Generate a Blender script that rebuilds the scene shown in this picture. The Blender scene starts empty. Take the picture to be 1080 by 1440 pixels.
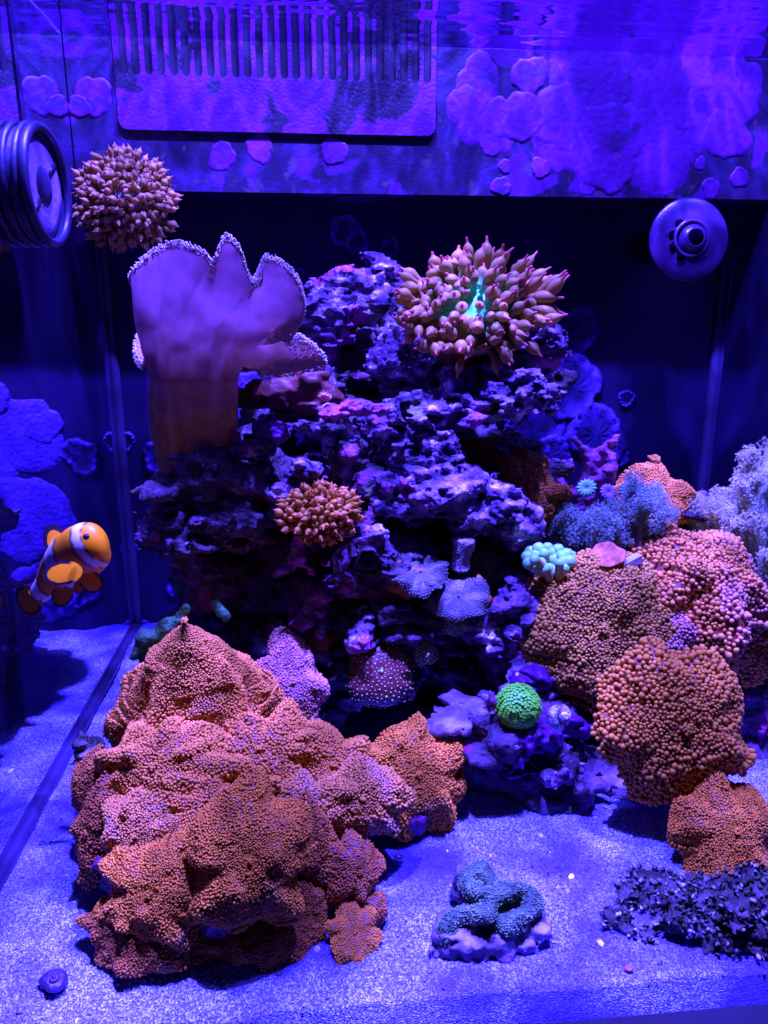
import bpy, math, random
import numpy as np
from mathutils import Matrix, Vector

# ------------------------------------------------------------------ camera, world, lamps, exposure
scene = bpy.context.scene
col = scene.collection
PSI, TH, FPX, EYE = math.radians(5.5), math.radians(15), 1060.0, 0.25
cam_data = bpy.data.cameras.new('camera')
cam_data.sensor_fit = 'VERTICAL'; cam_data.sensor_height = 36.0
cam_data.lens = 36.0 * FPX / 1440.0
cam_data.clip_start = 0.01; cam_data.clip_end = 50
cam = bpy.data.objects.new('camera', cam_data); col.objects.link(cam)
cam.location = (0, 0, EYE)
cam.rotation_euler = (math.pi / 2 - TH, 0, -PSI)
scene.camera = cam

world = bpy.data.worlds.new('World'); scene.world = world
world.use_nodes = True
bg = world.node_tree.nodes['Background']
bg.inputs[0].default_value = (0.06, 0.02, 1.0, 1); bg.inputs[1].default_value = 0.05

LAMP = (0.078, 0.058, 1.0)
def area(name, loc, size, power, target):
    d = bpy.data.lights.new(name, 'AREA'); d.shape = 'RECTANGLE'
    d.size, d.size_y = size; d.energy = power; d.color = LAMP
    o = bpy.data.objects.new(name, d); col.objects.link(o)
    o.location = loc
    o.rotation_euler = (Vector(target) - Vector(loc)).to_track_quat('-Z', 'Y').to_euler()
    return o
area('led_lamp', (-0.02, 0.32, 0.84), (0.016, 0.016), 88.0, (0.0, 0.38, 0))
area('led_lamp', (0.20, 0.33, 0.84), (0.016, 0.016), 88.0, (0.18, 0.38, 0))
area('led_fill_panel', (0.09, 0.34, 0.86), (0.30, 0.20), 32.0, (0.09, 0.38, 0))  # wide lamp added to soften the hard shadows of the small ones
scene.view_settings.view_transform = 'Standard'
scene.view_settings.look = 'None'
scene.view_settings.exposure = 0.0
scene.view_settings.gamma = 1.0
scene.view_settings.use_curve_mapping = False
scene.cycles.max_bounces = 5
scene.cycles.transparent_max_bounces = 8
scene.cycles.caustics_reflective = False
scene.cycles.sample_clamp_indirect = 4.0

# ------------------------------------------------------------------ geometry of the view
_f = np.array([math.sin(PSI) * math.cos(TH), math.cos(PSI) * math.cos(TH), -math.sin(TH)])
_r = np.array([math.cos(PSI), -math.sin(PSI), 0.0]); _u = np.cross(_r, _f)
_c = np.array([0, 0, EYE])
def _ray(x, y): return _f + _r * (x - 540) / FPX - _u * (y - 720) / FPX
def at(x, y, Y):                       # a point of the tank at depth Y
    d = _ray(x, y); return _c + d * (Y / d[1])
def on_z(x, y, z=0.0):                 # a point on a level plane
    d = _ray(x, y); return _c + d * ((z - EYE) / d[2])
def mpp(p): return float((np.asarray(p) - _c) @ _f) / FPX

XL, XR, YB, YF, ZW = -0.147, 0.325, 0.590, 0.222, 0.413
YO = 0.540                             # front of the overflow box
rng = np.random.default_rng(7)

# ------------------------------------------------------------------ numpy noise
def _hash(i, j, k, s):
    h = (i * 374761393 + j * 668265263 + k * 2147483647 % 4294967291 + s * 1274126177) & 0xFFFFFFFF
    h = ((h ^ (h >> 13)) * 1274126177) & 0xFFFFFFFF
    h = ((h ^ (h >> 16)) * 2246822519) & 0xFFFFFFFF
    return ((h ^ (h >> 15)) & 0xFFFFFF) / float(0xFFFFFF)
def noise3(p, scale, seed=0):          # value noise in -1..1
    q = np.asarray(p) / scale + 1000.0
    i = np.floor(q).astype(np.int64); f = q - i
    w = f * f * f * (f * (f * 6 - 15) + 10)
    o = 0
    for a in (0, 1):
        for b in (0, 1):
            for c in (0, 1):
                wt = (w[:, 0] if a else 1 - w[:, 0]) * (w[:, 1] if b else 1 - w[:, 1]) * (w[:, 2] if c else 1 - w[:, 2])
                o = o + wt * _hash(i[:, 0] + a, i[:, 1] + b, i[:, 2] + c * 7919, seed)
    return o * 2 - 1
def fbm(p, scale, oct=3, seed=0):
    o, a = 0, 1.0
    for n in range(oct):
        o = o + a * noise3(p, scale / 2 ** n, seed + n * 17); a *= 0.5
    return o
def worley(p, scale, seed=0):          # distance to nearest jittered lattice point
    q = np.asarray(p) / scale + 1000.0
    i = np.floor(q).astype(np.int64); f = q - i
    best = np.full(len(q), 9.0)
    for a in (-1, 0, 1):
        for b in (-1, 0, 1):
            for c in (-1, 0, 1):
                ii, jj, kk = i[:, 0] + a, i[:, 1] + b, (i[:, 2] + c) * 7919
                dx = a + _hash(ii, jj, kk, seed) - f[:, 0]
                dy = b + _hash(ii, jj, kk, seed + 1) - f[:, 1]
                dz = c + _hash(ii, jj, kk, seed + 2) - f[:, 2]
                best = np.minimum(best, dx * dx + dy * dy + dz * dz)
    return np.sqrt(best)

# ------------------------------------------------------------------ mesh helpers
def mesh_np(name, V, F, mat=None, smooth=True, colr=None):
    V = np.asarray(V, dtype=np.float32)
    me = bpy.data.meshes.new(name)
    if isinstance(F, np.ndarray):
        n, k = F.shape
        loops = F.reshape(-1).astype(np.int32); starts = np.arange(n, dtype=np.int32) * k
    else:
        loops = np.concatenate([np.asarray(f, dtype=np.int32) for f in F])
        ks = np.array([len(f) for f in F], dtype=np.int32); n = len(F)
        starts = np.concatenate([[0], np.cumsum(ks)[:-1]]).astype(np.int32)
    me.vertices.add(len(V)); me.vertices.foreach_set('co', V.reshape(-1))
    me.loops.add(len(loops)); me.loops.foreach_set('vertex_index', loops)
    me.polygons.add(n); me.polygons.foreach_set('loop_start', starts)
    me.update(calc_edges=True); me.validate()
    me.polygons.foreach_set('use_smooth', np.full(len(me.polygons), smooth, dtype=bool))
    if colr is not None:
        a = me.color_attributes.new('Col', 'FLOAT_COLOR', 'POINT')
        c = np.ones((len(V), 4), dtype=np.float32); c[:, :3] = colr
        a.data.foreach_set('color', c.reshape(-1))
    if mat is not None: me.materials.append(mat)
    return me
class MB:                               # collects pieces of one mesh
    def __init__(s): s.V = []; s.F = []; s.C = []; s.n = 0
    def add(s, V, F, c=None):
        V = np.asarray(V, dtype=float)
        s.V.append(V); s.F += [[int(q) + s.n for q in f] for f in F]; s.n += len(V)
        s.C.append(np.broadcast_to(np.asarray(c if c is not None else (1, 1, 1), dtype=float), (len(V), 3)))
        return s
    def mesh(s, name, mat, smooth=True, off=None, col=False):
        V = np.concatenate(s.V)
        if off is not None: V = V - np.asarray(off)
        return mesh_np(name, V, s.F, mat, smooth, np.concatenate(s.C) if col else None)
def link(name, data, parent=None, loc=None, mtx=None):
    o = bpy.data.objects.new(name, data); col.objects.link(o)
    if parent is not None: o.parent = parent
    if mtx is not None: o.matrix_basis = mtx
    elif loc is not None: o.location = loc
    return o
def tag(o, label=None, cat=None, group=None, kind=None):
    if label: o['label'] = label
    if cat: o['category'] = cat
    if group: o['group'] = group
    if kind: o['kind'] = kind
    return o
def thing(name, base, label, cat, group=None):
    return tag(link(name, None, None, tuple(float(v) for v in base)), label, cat, group)
def part(t, name, V, F, mat, smooth=True, colr=None, kind=None, parent=None, label=None):
    off = np.array(t.location)
    return tag(link(name, mesh_np(name, np.asarray(V) - off, F, mat, smooth, colr), parent or t), label, kind=kind)
def box(a, b):
    a, b = np.minimum(a, b), np.maximum(a, b)
    V = [(x, y, z) for x in (a[0], b[0]) for y in (a[1], b[1]) for z in (a[2], b[2])]
    F = [(0, 1, 3, 2), (4, 6, 7, 5), (0, 4, 5, 1), (2, 3, 7, 6), (0, 2, 6, 4), (1, 5, 7, 3)]
    return np.array(V), F
def frame_of(n):
    n = np.asarray(n, dtype=float); n = n / np.linalg.norm(n)
    h = np.array([0, 0, 1.0]) if abs(n[2]) < 0.9 else np.array([1.0, 0, 0])
    a = np.cross(h, n); a /= np.linalg.norm(a); b = np.cross(n, a)
    return a, b, n
def lathe(prof, seg, wob=None):         # prof: list of (r, z); closed with tips when r == 0
    V = []; F = []; rows = []
    for (r, z) in prof:
        if r <= 1e-9: rows.append([len(V)]); V.append((0, 0, z))
        else:
            rows.append(list(range(len(V), len(V) + seg)))
            for k in range(seg):
                t = 2 * math.pi * k / seg
                q = r * (1 + (wob(t, z) if wob else 0)); V.append((q * math.cos(t), q * math.sin(t), z))
    for A, B in zip(rows[:-1], rows[1:]):
        for k in range(seg):
            k2 = (k + 1) % seg
            if len(A) == 1 and len(B) > 1: F.append((A[0], B[k2], B[k]))
            elif len(B) == 1 and len(A) > 1: F.append((A[k], A[k2], B[0]))
            elif len(A) > 1: F.append((A[k], A[k2], B[k2], B[k]))
    return np.array(V, dtype=float), F
def tube(P, R, seg=8, cap=True):
    P = np.asarray(P, dtype=float); n = len(P)
    R = np.broadcast_to(np.asarray(R, dtype=float), (n,))
    T = np.gradient(P, axis=0); T /= np.linalg.norm(T, axis=1)[:, None] + 1e-12
    a, b, _ = frame_of(T[0]); V = []; F = []
    for i in range(n):
        a = a - T[i] * (a @ T[i]); a /= np.linalg.norm(a) + 1e-12; b = np.cross(T[i], a)
        for k in range(seg):
            t = 2 * math.pi * k / seg
            V.append(P[i] + R[i] * (math.cos(t) * a + math.sin(t) * b))
    for i in range(n - 1):
        for k in range(seg):
            k2 = (k + 1) % seg
            F.append((i * seg + k, i * seg + k2, (i + 1) * seg + k2, (i + 1) * seg + k))
    if cap:
        V.append(P[0] - T[0] * R[0] * .5); V.append(P[-1] + T[-1] * R[-1] * .7); c0 = n * seg
        for k in range(seg):
            k2 = (k + 1) % seg
            F.append((c0, k2, k)); F.append((c0 + 1, (n - 1) * seg + k, (n - 1) * seg + k2))
    return np.array(V), F
def catmull(P, n, closed=False):
    P = np.asarray(P, dtype=float); m = len(P); out = []
    segs = m if closed else m - 1
    ts = np.linspace(0, segs, n, endpoint=not closed)
    for t in ts:
        i = min(int(t), segs - 1); u = t - i
        g = (lambda q: P[q % m]) if closed else (lambda q: P[min(max(q, 0), m - 1)])
        p0, p1, p2, p3 = g(i - 1), g(i), g(i + 1), g(i + 2)
        out.append(.5 * (2 * p1 + (p2 - p0) * u + (2 * p0 - 5 * p1 + 4 * p2 - p3) * u * u + (3 * p1 - p0 - 3 * p2 + p3) * u ** 3))
    return np.array(out)
def place(TV, TF, pos, nrm, rad, hgt=None, spin=True, rg=rng):   # many copies of a small template in one array
    m = len(pos); nrm = nrm / (np.linalg.norm(nrm, axis=1)[:, None] + 1e-12)
    h = np.where(np.abs(nrm[:, 2:3]) < .9, np.array([[0, 0, 1.0]]), np.array([[1.0, 0, 0]]))
    a = np.cross(h, nrm); a /= np.linalg.norm(a, axis=1)[:, None]; b = np.cross(nrm, a)
    if spin:
        t = rg.uniform(0, 6.28, m)[:, None]; a, b = a * np.cos(t) + b * np.sin(t), -a * np.sin(t) + b * np.cos(t)
    hgt = rad if hgt is None else hgt
    TV = np.asarray(TV)
    V = (pos[:, None, :] + (rad[:, None] * TV[:, 0])[..., None] * a[:, None, :] + (rad[:, None] * TV[:, 1])[..., None] * b[:, None, :]
         + (hgt[:, None] * TV[:, 2])[..., None] * nrm[:, None, :])
    k = len(TV)
    F = []
    tri = np.array([list(f) if len(f) == 3 else [f[0], f[1], f[2]] for f in TF] + [[f[0], f[2], f[3]] for f in TF if len(f) == 4])
    F = (tri[None] + (np.arange(m) * k)[:, None, None]).reshape(-1, 3)
    return V.reshape(-1, 3), F

def surface_nets(S, org, h):
    s = S < 0
    nx, ny, nz = S.shape
    acc = np.zeros((nx - 1, ny - 1, nz - 1, 3)); cnt = np.zeros((nx - 1, ny - 1, nz - 1))
    C = [(a, b, c) for a in (0, 1) for b in (0, 1) for c in (0, 1)]
    def sub(A, o): return A[o[0]:nx - 1 + o[0], o[1]:ny - 1 + o[1], o[2]:nz - 1 + o[2]]
    for p in C:
        for ax in range(3):
            if p[ax]: continue
            q = list(p); q[ax] = 1
            A, B = sub(S, p), sub(S, q)
            m = (A < 0) != (B < 0)
            t = np.where(m, A / np.where(m, A - B, 1), 0)
            for d in range(3):
                acc[..., d] += np.where(m, p[d] + (t if d == ax else 0), 0)
            cnt += m
    act = cnt > 0
    idx = -np.ones(act.shape, dtype=np.int64); idx[act] = np.arange(act.sum())
    ii = np.argwhere(act)
    V = (ii + acc[act] / cnt[act][:, None]) * h + org
    Q = []
    for ax in range(3):
        o1, o2 = [(1, 2), (2, 0), (0, 1)][ax]
        sl = [slice(1, -1)] * 3; sl[ax] = slice(0, -1)
        sh = [slice(1, -1)] * 3; sh[ax] = slice(1, None)
        a, b = s[tuple(sl)], s[tuple(sh)]
        for flip in (False, True):
            m = (a & ~b) if not flip else (~a & b)
            g = np.argwhere(m); 
            if not len(g): continue
            base = g.copy()
            for d in (o1, o2): base[:, d] += 1
            def cell(d1, d2):
                c = base.copy(); c[:, o1] -= d1; c[:, o2] -= d2
                return idx[c[:, 0], c[:, 1], c[:, 2]]
            q = np.stack([cell(1, 1), cell(0, 1), cell(0, 0), cell(1, 0)], 1)
            if flip: q = q[:, ::-1]
            Q.append(q)
    return V, np.concatenate(Q)
def vnormals(V, Q):
    n = np.cross(V[Q[:, 2]] - V[Q[:, 0]], V[Q[:, 3 if Q.shape[1] > 3 else 1]] - V[Q[:, 1 if Q.shape[1] > 3 else 0]])
    if Q.shape[1] == 3: n = np.cross(V[Q[:, 1]] - V[Q[:, 0]], V[Q[:, 2]] - V[Q[:, 0]])
    N = np.zeros_like(V)
    for k in range(Q.shape[1]): np.add.at(N, Q[:, k], n)
    return N / (np.linalg.norm(N, axis=1)[:, None] + 1e-12)
def sdf_mesh(blobs, caps=(), h=.0022, k=.008, rough=(.010, .035), pits=(.026, .30), fine=(.0016, .007), seed=0, zmin=-.012, sharp=0.0):
    """blobs: (centre, radii); caps: (a, b, ra, rb)"""
    lo = np.min([np.minimum(c - r, c - r) for c, r in blobs] + [np.minimum(a, b) - max(ra, rb) for a, b, ra, rb in caps], axis=0) - .014
    hi = np.max([c + r for c, r in blobs] + [np.maximum(a, b) + max(ra, rb) for a, b, ra, rb in caps], axis=0) + .014
    lo[2] = max(lo[2], zmin)
    n = np.ceil((hi - lo) / h).astype(int) + 1
    X = np.stack(np.meshgrid(*[lo[d] + np.arange(n[d]) * h for d in range(3)], indexing='ij'), -1).astype(np.float32).reshape(-1, 3)
    S = np.full(len(X), 1.0, dtype=np.float32)
    def smin(a, b):
        t = np.clip(.5 + .5 * (b - a) / k, 0, 1); return b * (1 - t) + a * t - k * t * (1 - t)
    for c, r in blobs:
        q = (X - c.astype(np.float32)) / r.astype(np.float32); l = np.sqrt((q * q).sum(1))
        d = (l - 1) * float(np.min(r)) * np.where(l > 1, 1.0, 1.0)
        S = smin(S, d)
    for a, b, ra, rb in caps:
        ab = (b - a).astype(np.float32); t = np.clip(((X - a) @ ab) / (ab @ ab), 0, 1)
        d = np.linalg.norm(X - a - t[:, None] * ab, axis=1) - (ra + (rb - ra) * t)
        S = smin(S, d.astype(np.float32))
    band = np.abs(S) < rough[0] * 2.2
    P = X[band]
    d = fbm(P, rough[1], 3, seed) * rough[0]
    rid = 1 - np.abs(noise3(P, rough[1] * .55, seed + 5)); d = d - (rid - .6) * rough[0] * .55
    if pits[1] > 0:
        w = worley(P, pits[0], seed + 9); d = d + np.clip(pits[1] - w, 0, 1) * pits[0] * 1.5
        w = worley(P, pits[0] * .45, seed + 19); d = d + np.clip(pits[1] - w, 0, 1) * pits[0] * .7
    S[band] += d.astype(np.float32)
    S = S.reshape(n)
    S[0] = S[-1] = .01; S[:, 0] = S[:, -1] = .01; S[:, :, 0] = S[:, :, -1] = .01
    S = S.astype(np.float64)
    V, Q = surface_nets(S, lo, h)
    lab = np.arange(len(V))                # drop islands that broke off
    for _ in range(400):
        mn = lab[Q].min(1); new = lab.copy()
        for c_ in range(4): np.minimum.at(new, Q[:, c_], mn)
        new = new[new]
        if (new == lab).all(): break
        lab = new
    cnt = np.bincount(lab, minlength=len(V)); keep = cnt[lab] > .04 * len(V)
    Q = Q[keep[Q].all(1)]; mp = np.cumsum(keep) - 1; V = V[keep]; Q = mp[Q]
    N = vnormals(V, Q)
    V = V + N * (fbm(V, fine[1], 2, seed + 31) * fine[0])[:, None]
    return V, Q
def E(px, py, Y, rx, rz, rd):
    c = at(px, py, Y); m = mpp(c); return (c, np.array([rx * m, rd, rz * m]))
def K(p, q, ra, rb):                    # capsule between two (px, py, Y), radii in photo pixels
    a, b = at(*p), at(*q); return (a, b, ra * mpp(a), rb * mpp(b))

# ------------------------------------------------------------------ materials
def mat_new(name):
    m = bpy.data.materials.new(name); m.use_nodes = True
    nt = m.node_tree; nt.nodes.clear()
    out = nt.nodes.new('ShaderNodeOutputMaterial')
    return m, nt, out
def N(nt, typ, **kw):
    n = nt.nodes.new(typ)
    for k_, v in kw.items():
        if k_.startswith('i_'):
            key = k_[2:]; n.inputs[int(key) if key.isdigit() else key.replace('_', ' ')].default_value = v
        else: setattr(n, k_, v)
    return n
def tex(nt, typ, scale, detail=3, **kw):
    tc = N(nt, 'ShaderNodeTexCoord')
    t = nt.nodes.new('ShaderNodeTexNoise' if typ == 'noise' else 'ShaderNodeTexVoronoi')
    t.inputs['Scale'].default_value = scale
    if typ == 'noise': t.inputs['Detail'].default_value = detail
    for k_, v in kw.items(): setattr(t, k_, v)
    nt.links.new(tc.outputs['Object'], t.inputs['Vector'])
    return t
def ramp(nt, fac, stops):
    r = N(nt, 'ShaderNodeValToRGB'); e = r.color_ramp.elements
    while len(e) < len(stops): e.new(0.5)
    for k_, (p, c) in enumerate(stops):
        e[k_].position = p; e[k_].color = (*c, 1) if len(c) == 3 else c
    nt.links.new(fac, r.inputs[0]); return r
def bump(nt, h, strength, dist, nrm=None):
    b = N(nt, 'ShaderNodeBump'); b.inputs['Strength'].default_value = strength; b.inputs['Distance'].default_value = dist
    nt.links.new(h, b.inputs['Height'])
    if nrm: nt.links.new(nrm, b.inputs['Normal'])
    return b.outputs[0]
def mixc(nt, fac, a, b):
    m = N(nt, 'ShaderNodeMix', data_type='RGBA')
    for s_, v in ((0, fac), (6, a), (7, b)):
        if hasattr(v, 'is_linked'): nt.links.new(v, m.inputs[s_])
        else: m.inputs[s_].default_value = v if s_ == 0 else (*v, 1)
    return m.outputs[2]
def principled(nt, out, color, rough=.6, spec=.3, nrm=None, sss=0.0, sssr=(.004, .002, .002), trans=0.0, **kw):
    p = N(nt, 'ShaderNodeBsdfPrincipled')
    if hasattr(color, 'is_linked'): nt.links.new(color, p.inputs['Base Color'])
    else: p.inputs['Base Color'].default_value = (*color, 1)
    p.inputs['Roughness'].default_value = rough; p.inputs['Specular IOR Level'].default_value = spec
    if nrm: nt.links.new(nrm, p.inputs['Normal'])
    if sss: p.inputs['Subsurface Weight'].default_value = sss; p.inputs['Subsurface Radius'].default_value = sssr; p.inputs['Subsurface Scale'].default_value = 1.0
    if trans:
        t = N(nt, 'ShaderNodeBsdfTranslucent')
        if hasattr(color, 'is_linked'): nt.links.new(color, t.inputs[0])
        else: t.inputs[0].default_value = (*color, 1)
        m = N(nt, 'ShaderNodeMixShader'); m.inputs[0].default_value = trans
        nt.links.new(p.outputs[0], m.inputs[1]); nt.links.new(t.outputs[0], m.inputs[2]); nt.links.new(m.outputs[0], out.inputs[0])
    else: nt.links.new(p.outputs[0], out.inputs[0])
    return p
def flat(name, color, rough=.5, spec=.3, var=.25, scale=60, bmp=0.0, bscale=400, **kw):
    m, nt, out = mat_new(name)
    n = tex(nt, 'noise', scale, 4)
    c = ramp(nt, n.outputs[0], [(.3, tuple(v * (1 - var) for v in color)), (.7, tuple(min(1, v * (1 + var)) for v in color))])
    nr = None
    if bmp:
        b = tex(nt, 'noise', bscale, 3); nr = bump(nt, b.outputs[0], bmp, .001)
    principled(nt, out, c.outputs[0], rough, spec, nr, **kw)
    return m
def mottled(name, stops, scale=40, spots=None, rough=.6, spec=.25, bmp=.5, bscale=500, bdist=.0015, **kw):
    """colour stops over fractal noise, with optional second layer of patches (colour, scale, lo, hi)"""
    m, nt, out = mat_new(name)
    n = tex(nt, 'noise', scale, 6)
    c = ramp(nt, n.outputs[0], stops).outputs[0]
    for (sc, sscale, lo, hi) in (spots or []):
        s = tex(nt, 'noise', sscale, 5)
        s.inputs['Distortion'].default_value = .0 if name == 'sand_grain' else .6
        if name == 'sand_grain': s.inputs['Detail'].default_value = 6
        f = ramp(nt, s.outputs[0], [(lo, (0, 0, 0)), (hi, (1, 1, 1))])
        c = mixc(nt, f.outputs[0], c, sc)
    b1 = tex(nt, 'noise', bscale, 5); nr = bump(nt, b1.outputs[0], bmp, bdist)
    b2 = tex(nt, 'voronoi', bscale * .9); nr = bump(nt, b2.outputs[0], bmp * .6, bdist, nr)
    principled(nt, out, c, rough, spec, nr, **kw)
    return m
def vcol(name, rough=.45, spec=.35, var=.2, scale=150, trans=0.0, sss=0.0, bmp=0.0, bscale=600):
    m, nt, out = mat_new(name)
    a = N(nt, 'ShaderNodeVertexColor', layer_name='Col')
    n = tex(nt, 'noise', scale, 3)
    f = ramp(nt, n.outputs[0], [(.3, (1 - var,) * 3), (.7, (1, 1, 1))])
    mm = N(nt, 'ShaderNodeMix', data_type='RGBA', blend_type='MULTIPLY'); mm.inputs[0].default_value = 1
    nt.links.new(a.outputs[0], mm.inputs[6]); nt.links.new(f.outputs[0], mm.inputs[7])
    nr = None
    if bmp: nr = bump(nt, tex(nt, 'noise', bscale, 3).outputs[0], bmp, .0008)
    principled(nt, out, mm.outputs[2], rough, spec, nr, trans=trans, sss=sss)
    return m

DARK, PURP, BLUE, PINK, PALE = (.035, .025, .030), (.36, .13, .50), (.30, .24, .42), (.60, .10, .32), (.80, .70, .78)
M = {}
M['rock'] = mottled('reef_rock', [(.32, (.014, .010, .010)), (.48, (.035, .022, .028)), (.60, (.10, .055, .11)), (.76, (.34, .28, .38))], 60,
                    [((.30, .09, .30), 30, .58, .66), (PALE, 70, .67, .74), ((.10, .11, .03), 26, .60, .68)], bmp=.8, bscale=420, bdist=.002)
M['rock_dark'] = mottled('dark_rock', [(.30, (.022, .016, .014)), (.47, (.04, .026, .03)), (.60, (.10, .06, .10)), (.74, (.34, .27, .36))], 60,
                    [((.10, .11, .02), 30, .58, .68), ((.24, .045, .16), 34, .59, .67)], bmp=.8, bscale=420, bdist=.002)
M['rock_pink'] = mottled('coralline_rock', [(.32, (.018, .012, .014)), (.47, (.05, .028, .05)), (.6, (.12, .06, .13)), (.75, (.34, .28, .38))], 55,
                    [((.26, .03, .15), 24, .54, .60), ((.16, .15, .12), 34, .64, .72)], bmp=.7, bscale=400, bdist=.002)
M['ledge'] = mottled('coralline_ledge', [(.34, (.022, .014, .03)), (.47, (.09, .045, .12)), (.57, (.22, .13, .27)), (.70, (.72, .66, .68))], 80,
                    [((.34, .06, .26), 30, .56, .64), ((.16, .16, .10), 45, .60, .70)], bmp=.9, bscale=450, bdist=.002)
M['hazed_black_acrylic'] = flat('hazed_black_acrylic', (.010, .004, .034), .5, .15, .4, 14)  # navy tint stands in for the blue haze of the water
M['black_plastic'] = flat('black_plastic', (.012, .010, .016), .35, .4, .3, 40)
M['box_plate'] = mottled('algae_filmed_plate', [(.3, (.004, .002, .010)), (.5, (.009, .003, .022)), (.7, (.026, .007, .055))], 60, [((.055, .004, .10), 30, .56, .60), ((.05, .032, .035), 75, .60, .70)], rough=.5, bmp=.10)
M['crust'] = mottled('coralline_crust', [(.25, (.045, .002, .09)), (.55, (.085, .004, .13)), (.8, (.14, .012, .17))], 22, [((.03, .004, .06), 38, .58, .68), ((.22, .05, .20), 70, .66, .80)], rough=.55, bmp=.25, bscale=250)
M['spot_crust'] = mottled('blue_crust', [(.3, (.02, .01, .08)), (.5, (.07, .025, .22)), (.7, (.16, .06, .45))], 150, [((.015, .006, .06), 220, .48, .56)], rough=.6, bmp=.5, bscale=300)
M['spot_pale'] = mottled('pale_blue_crust', [(.3, (.04, .012, .16)), (.6, (.07, .022, .26)), (.8, (.11, .05, .36))], 120, rough=.6, bmp=.5, bscale=300)
M['ring_crust'] = vcol('ringed_crust', .6, .2, .6, 260, bmp=.4)
M['silicone'] = flat('silicone', (.03, .02, .06), .3, .4, .2, 60)

# glass sides: total reflection at a slant, dark room behind
def glass_side(name):
    m, nt, out = mat_new(name)
    g = N(nt, 'ShaderNodeBsdfGlossy'); g.inputs[0].default_value = (.80, .78, .92, 1); g.inputs[1].default_value = .015
    d = N(nt, 'ShaderNodeBsdfDiffuse'); d.inputs[0].default_value = (.02, .012, .05, 1)
    n = tex(nt, 'noise', 5, 2); nt.links.new(bump(nt, n.outputs[0], .04, .01), g.inputs['Normal'])
    lw = N(nt, 'ShaderNodeLayerWeight'); lw.inputs[0].default_value = .5
    r = ramp(nt, lw.outputs['Facing'], [(.15, (.12,) * 3), (.5, (.82,) * 3)])
    x = N(nt, 'ShaderNodeMixShader'); nt.links.new(r.outputs[0], x.inputs[0])
    nt.links.new(d.outputs[0], x.inputs[1]); nt.links.new(g.outputs[0], x.inputs[2]); nt.links.new(x.outputs[0], out.inputs[0])
    return m
M['glass_side'] = glass_side('tank_glass')
def water_mat():
    m, nt, out = mat_new('water')
    g = N(nt, 'ShaderNodeBsdfGlossy'); g.inputs[0].default_value = (.85, .82, .97, 1); g.inputs[1].default_value = .02
    t = N(nt, 'ShaderNodeBsdfTransparent')
    n = tex(nt, 'noise', 11, 2); n.inputs['Distortion'].default_value = 1.2   # noise painted into the transparency colour imitates caustics thrown by ripples
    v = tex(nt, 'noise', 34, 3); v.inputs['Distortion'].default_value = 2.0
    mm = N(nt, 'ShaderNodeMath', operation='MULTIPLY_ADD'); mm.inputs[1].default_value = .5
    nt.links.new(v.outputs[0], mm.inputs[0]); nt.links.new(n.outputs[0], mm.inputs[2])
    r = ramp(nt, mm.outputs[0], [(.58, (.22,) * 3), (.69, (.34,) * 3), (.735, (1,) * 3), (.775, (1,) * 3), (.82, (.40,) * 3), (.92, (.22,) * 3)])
    nt.links.new(r.outputs[0], t.inputs[0])
    lw = N(nt, 'ShaderNodeLayerWeight'); lw.inputs[0].default_value = .5
    rr = ramp(nt, lw.outputs['Facing'], [(.28, (.03,) * 3), (.38, (1,) * 3)])
    x = N(nt, 'ShaderNodeMixShader'); nt.links.new(rr.outputs[0], x.inputs[0])
    nt.links.new(t.outputs[0], x.inputs[1]); nt.links.new(g.outputs[0], x.inputs[2]); nt.links.new(x.outputs[0], out.inputs[0])
    return m
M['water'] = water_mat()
def sand_mat(name='sand'):
    m, nt, out = mat_new(name)
    a = tex(nt, 'voronoi', 1500); a.feature = 'F1'
    c = ramp(nt, a.outputs['Color'], [(.0, (.10, .10, .36)), (.5, (.20, .22, .62)), (.92, (.82, .92, .95))]).outputs[0]
    s = tex(nt, 'noise', 19, 6)
    f = ramp(nt, s.outputs[0], [(.44, (0, 0, 0)), (.60, (.92, .92, .92))])
    c = mixc(nt, f.outputs[0], c, (.085, .055, .40))  # deep blue blotches painted in for light pools and shade bands
    s2 = tex(nt, 'noise', 1300, 2); f2 = ramp(nt, s2.outputs[0], [(.62, (0, 0, 0)), (.7, (1, 1, 1))])
    c = mixc(nt, f2.outputs[0], c, (.05, .03, .07))
    nr = bump(nt, a.outputs['Distance'], .7, .0012)
    nr = bump(nt, tex(nt, 'noise', 250, 5).outputs[0], .6, .002, nr)
    principled(nt, out, c, .8, .2, nr)
    return m
M['sand'] = sand_mat()
M['grain'] = mottled('sand_grain', [(.3, (.10, .08, .14)), (.50, (.20, .21, .48)), (.64, (.88, .97, .98))], 2500, [((.10, .065, .42), 19, .46, .62)], rough=.6, bmp=.1)  # grains carry similar painted blotches of shade
M['debris'] = mottled('shell_fragment', [(.36, (.05, .035, .06)), (.46, (.20, .14, .22)), (.54, (.34, .32, .36)), (.62, (.9, .9, .85))], 160, rough=.5, bmp=.3)
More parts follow.
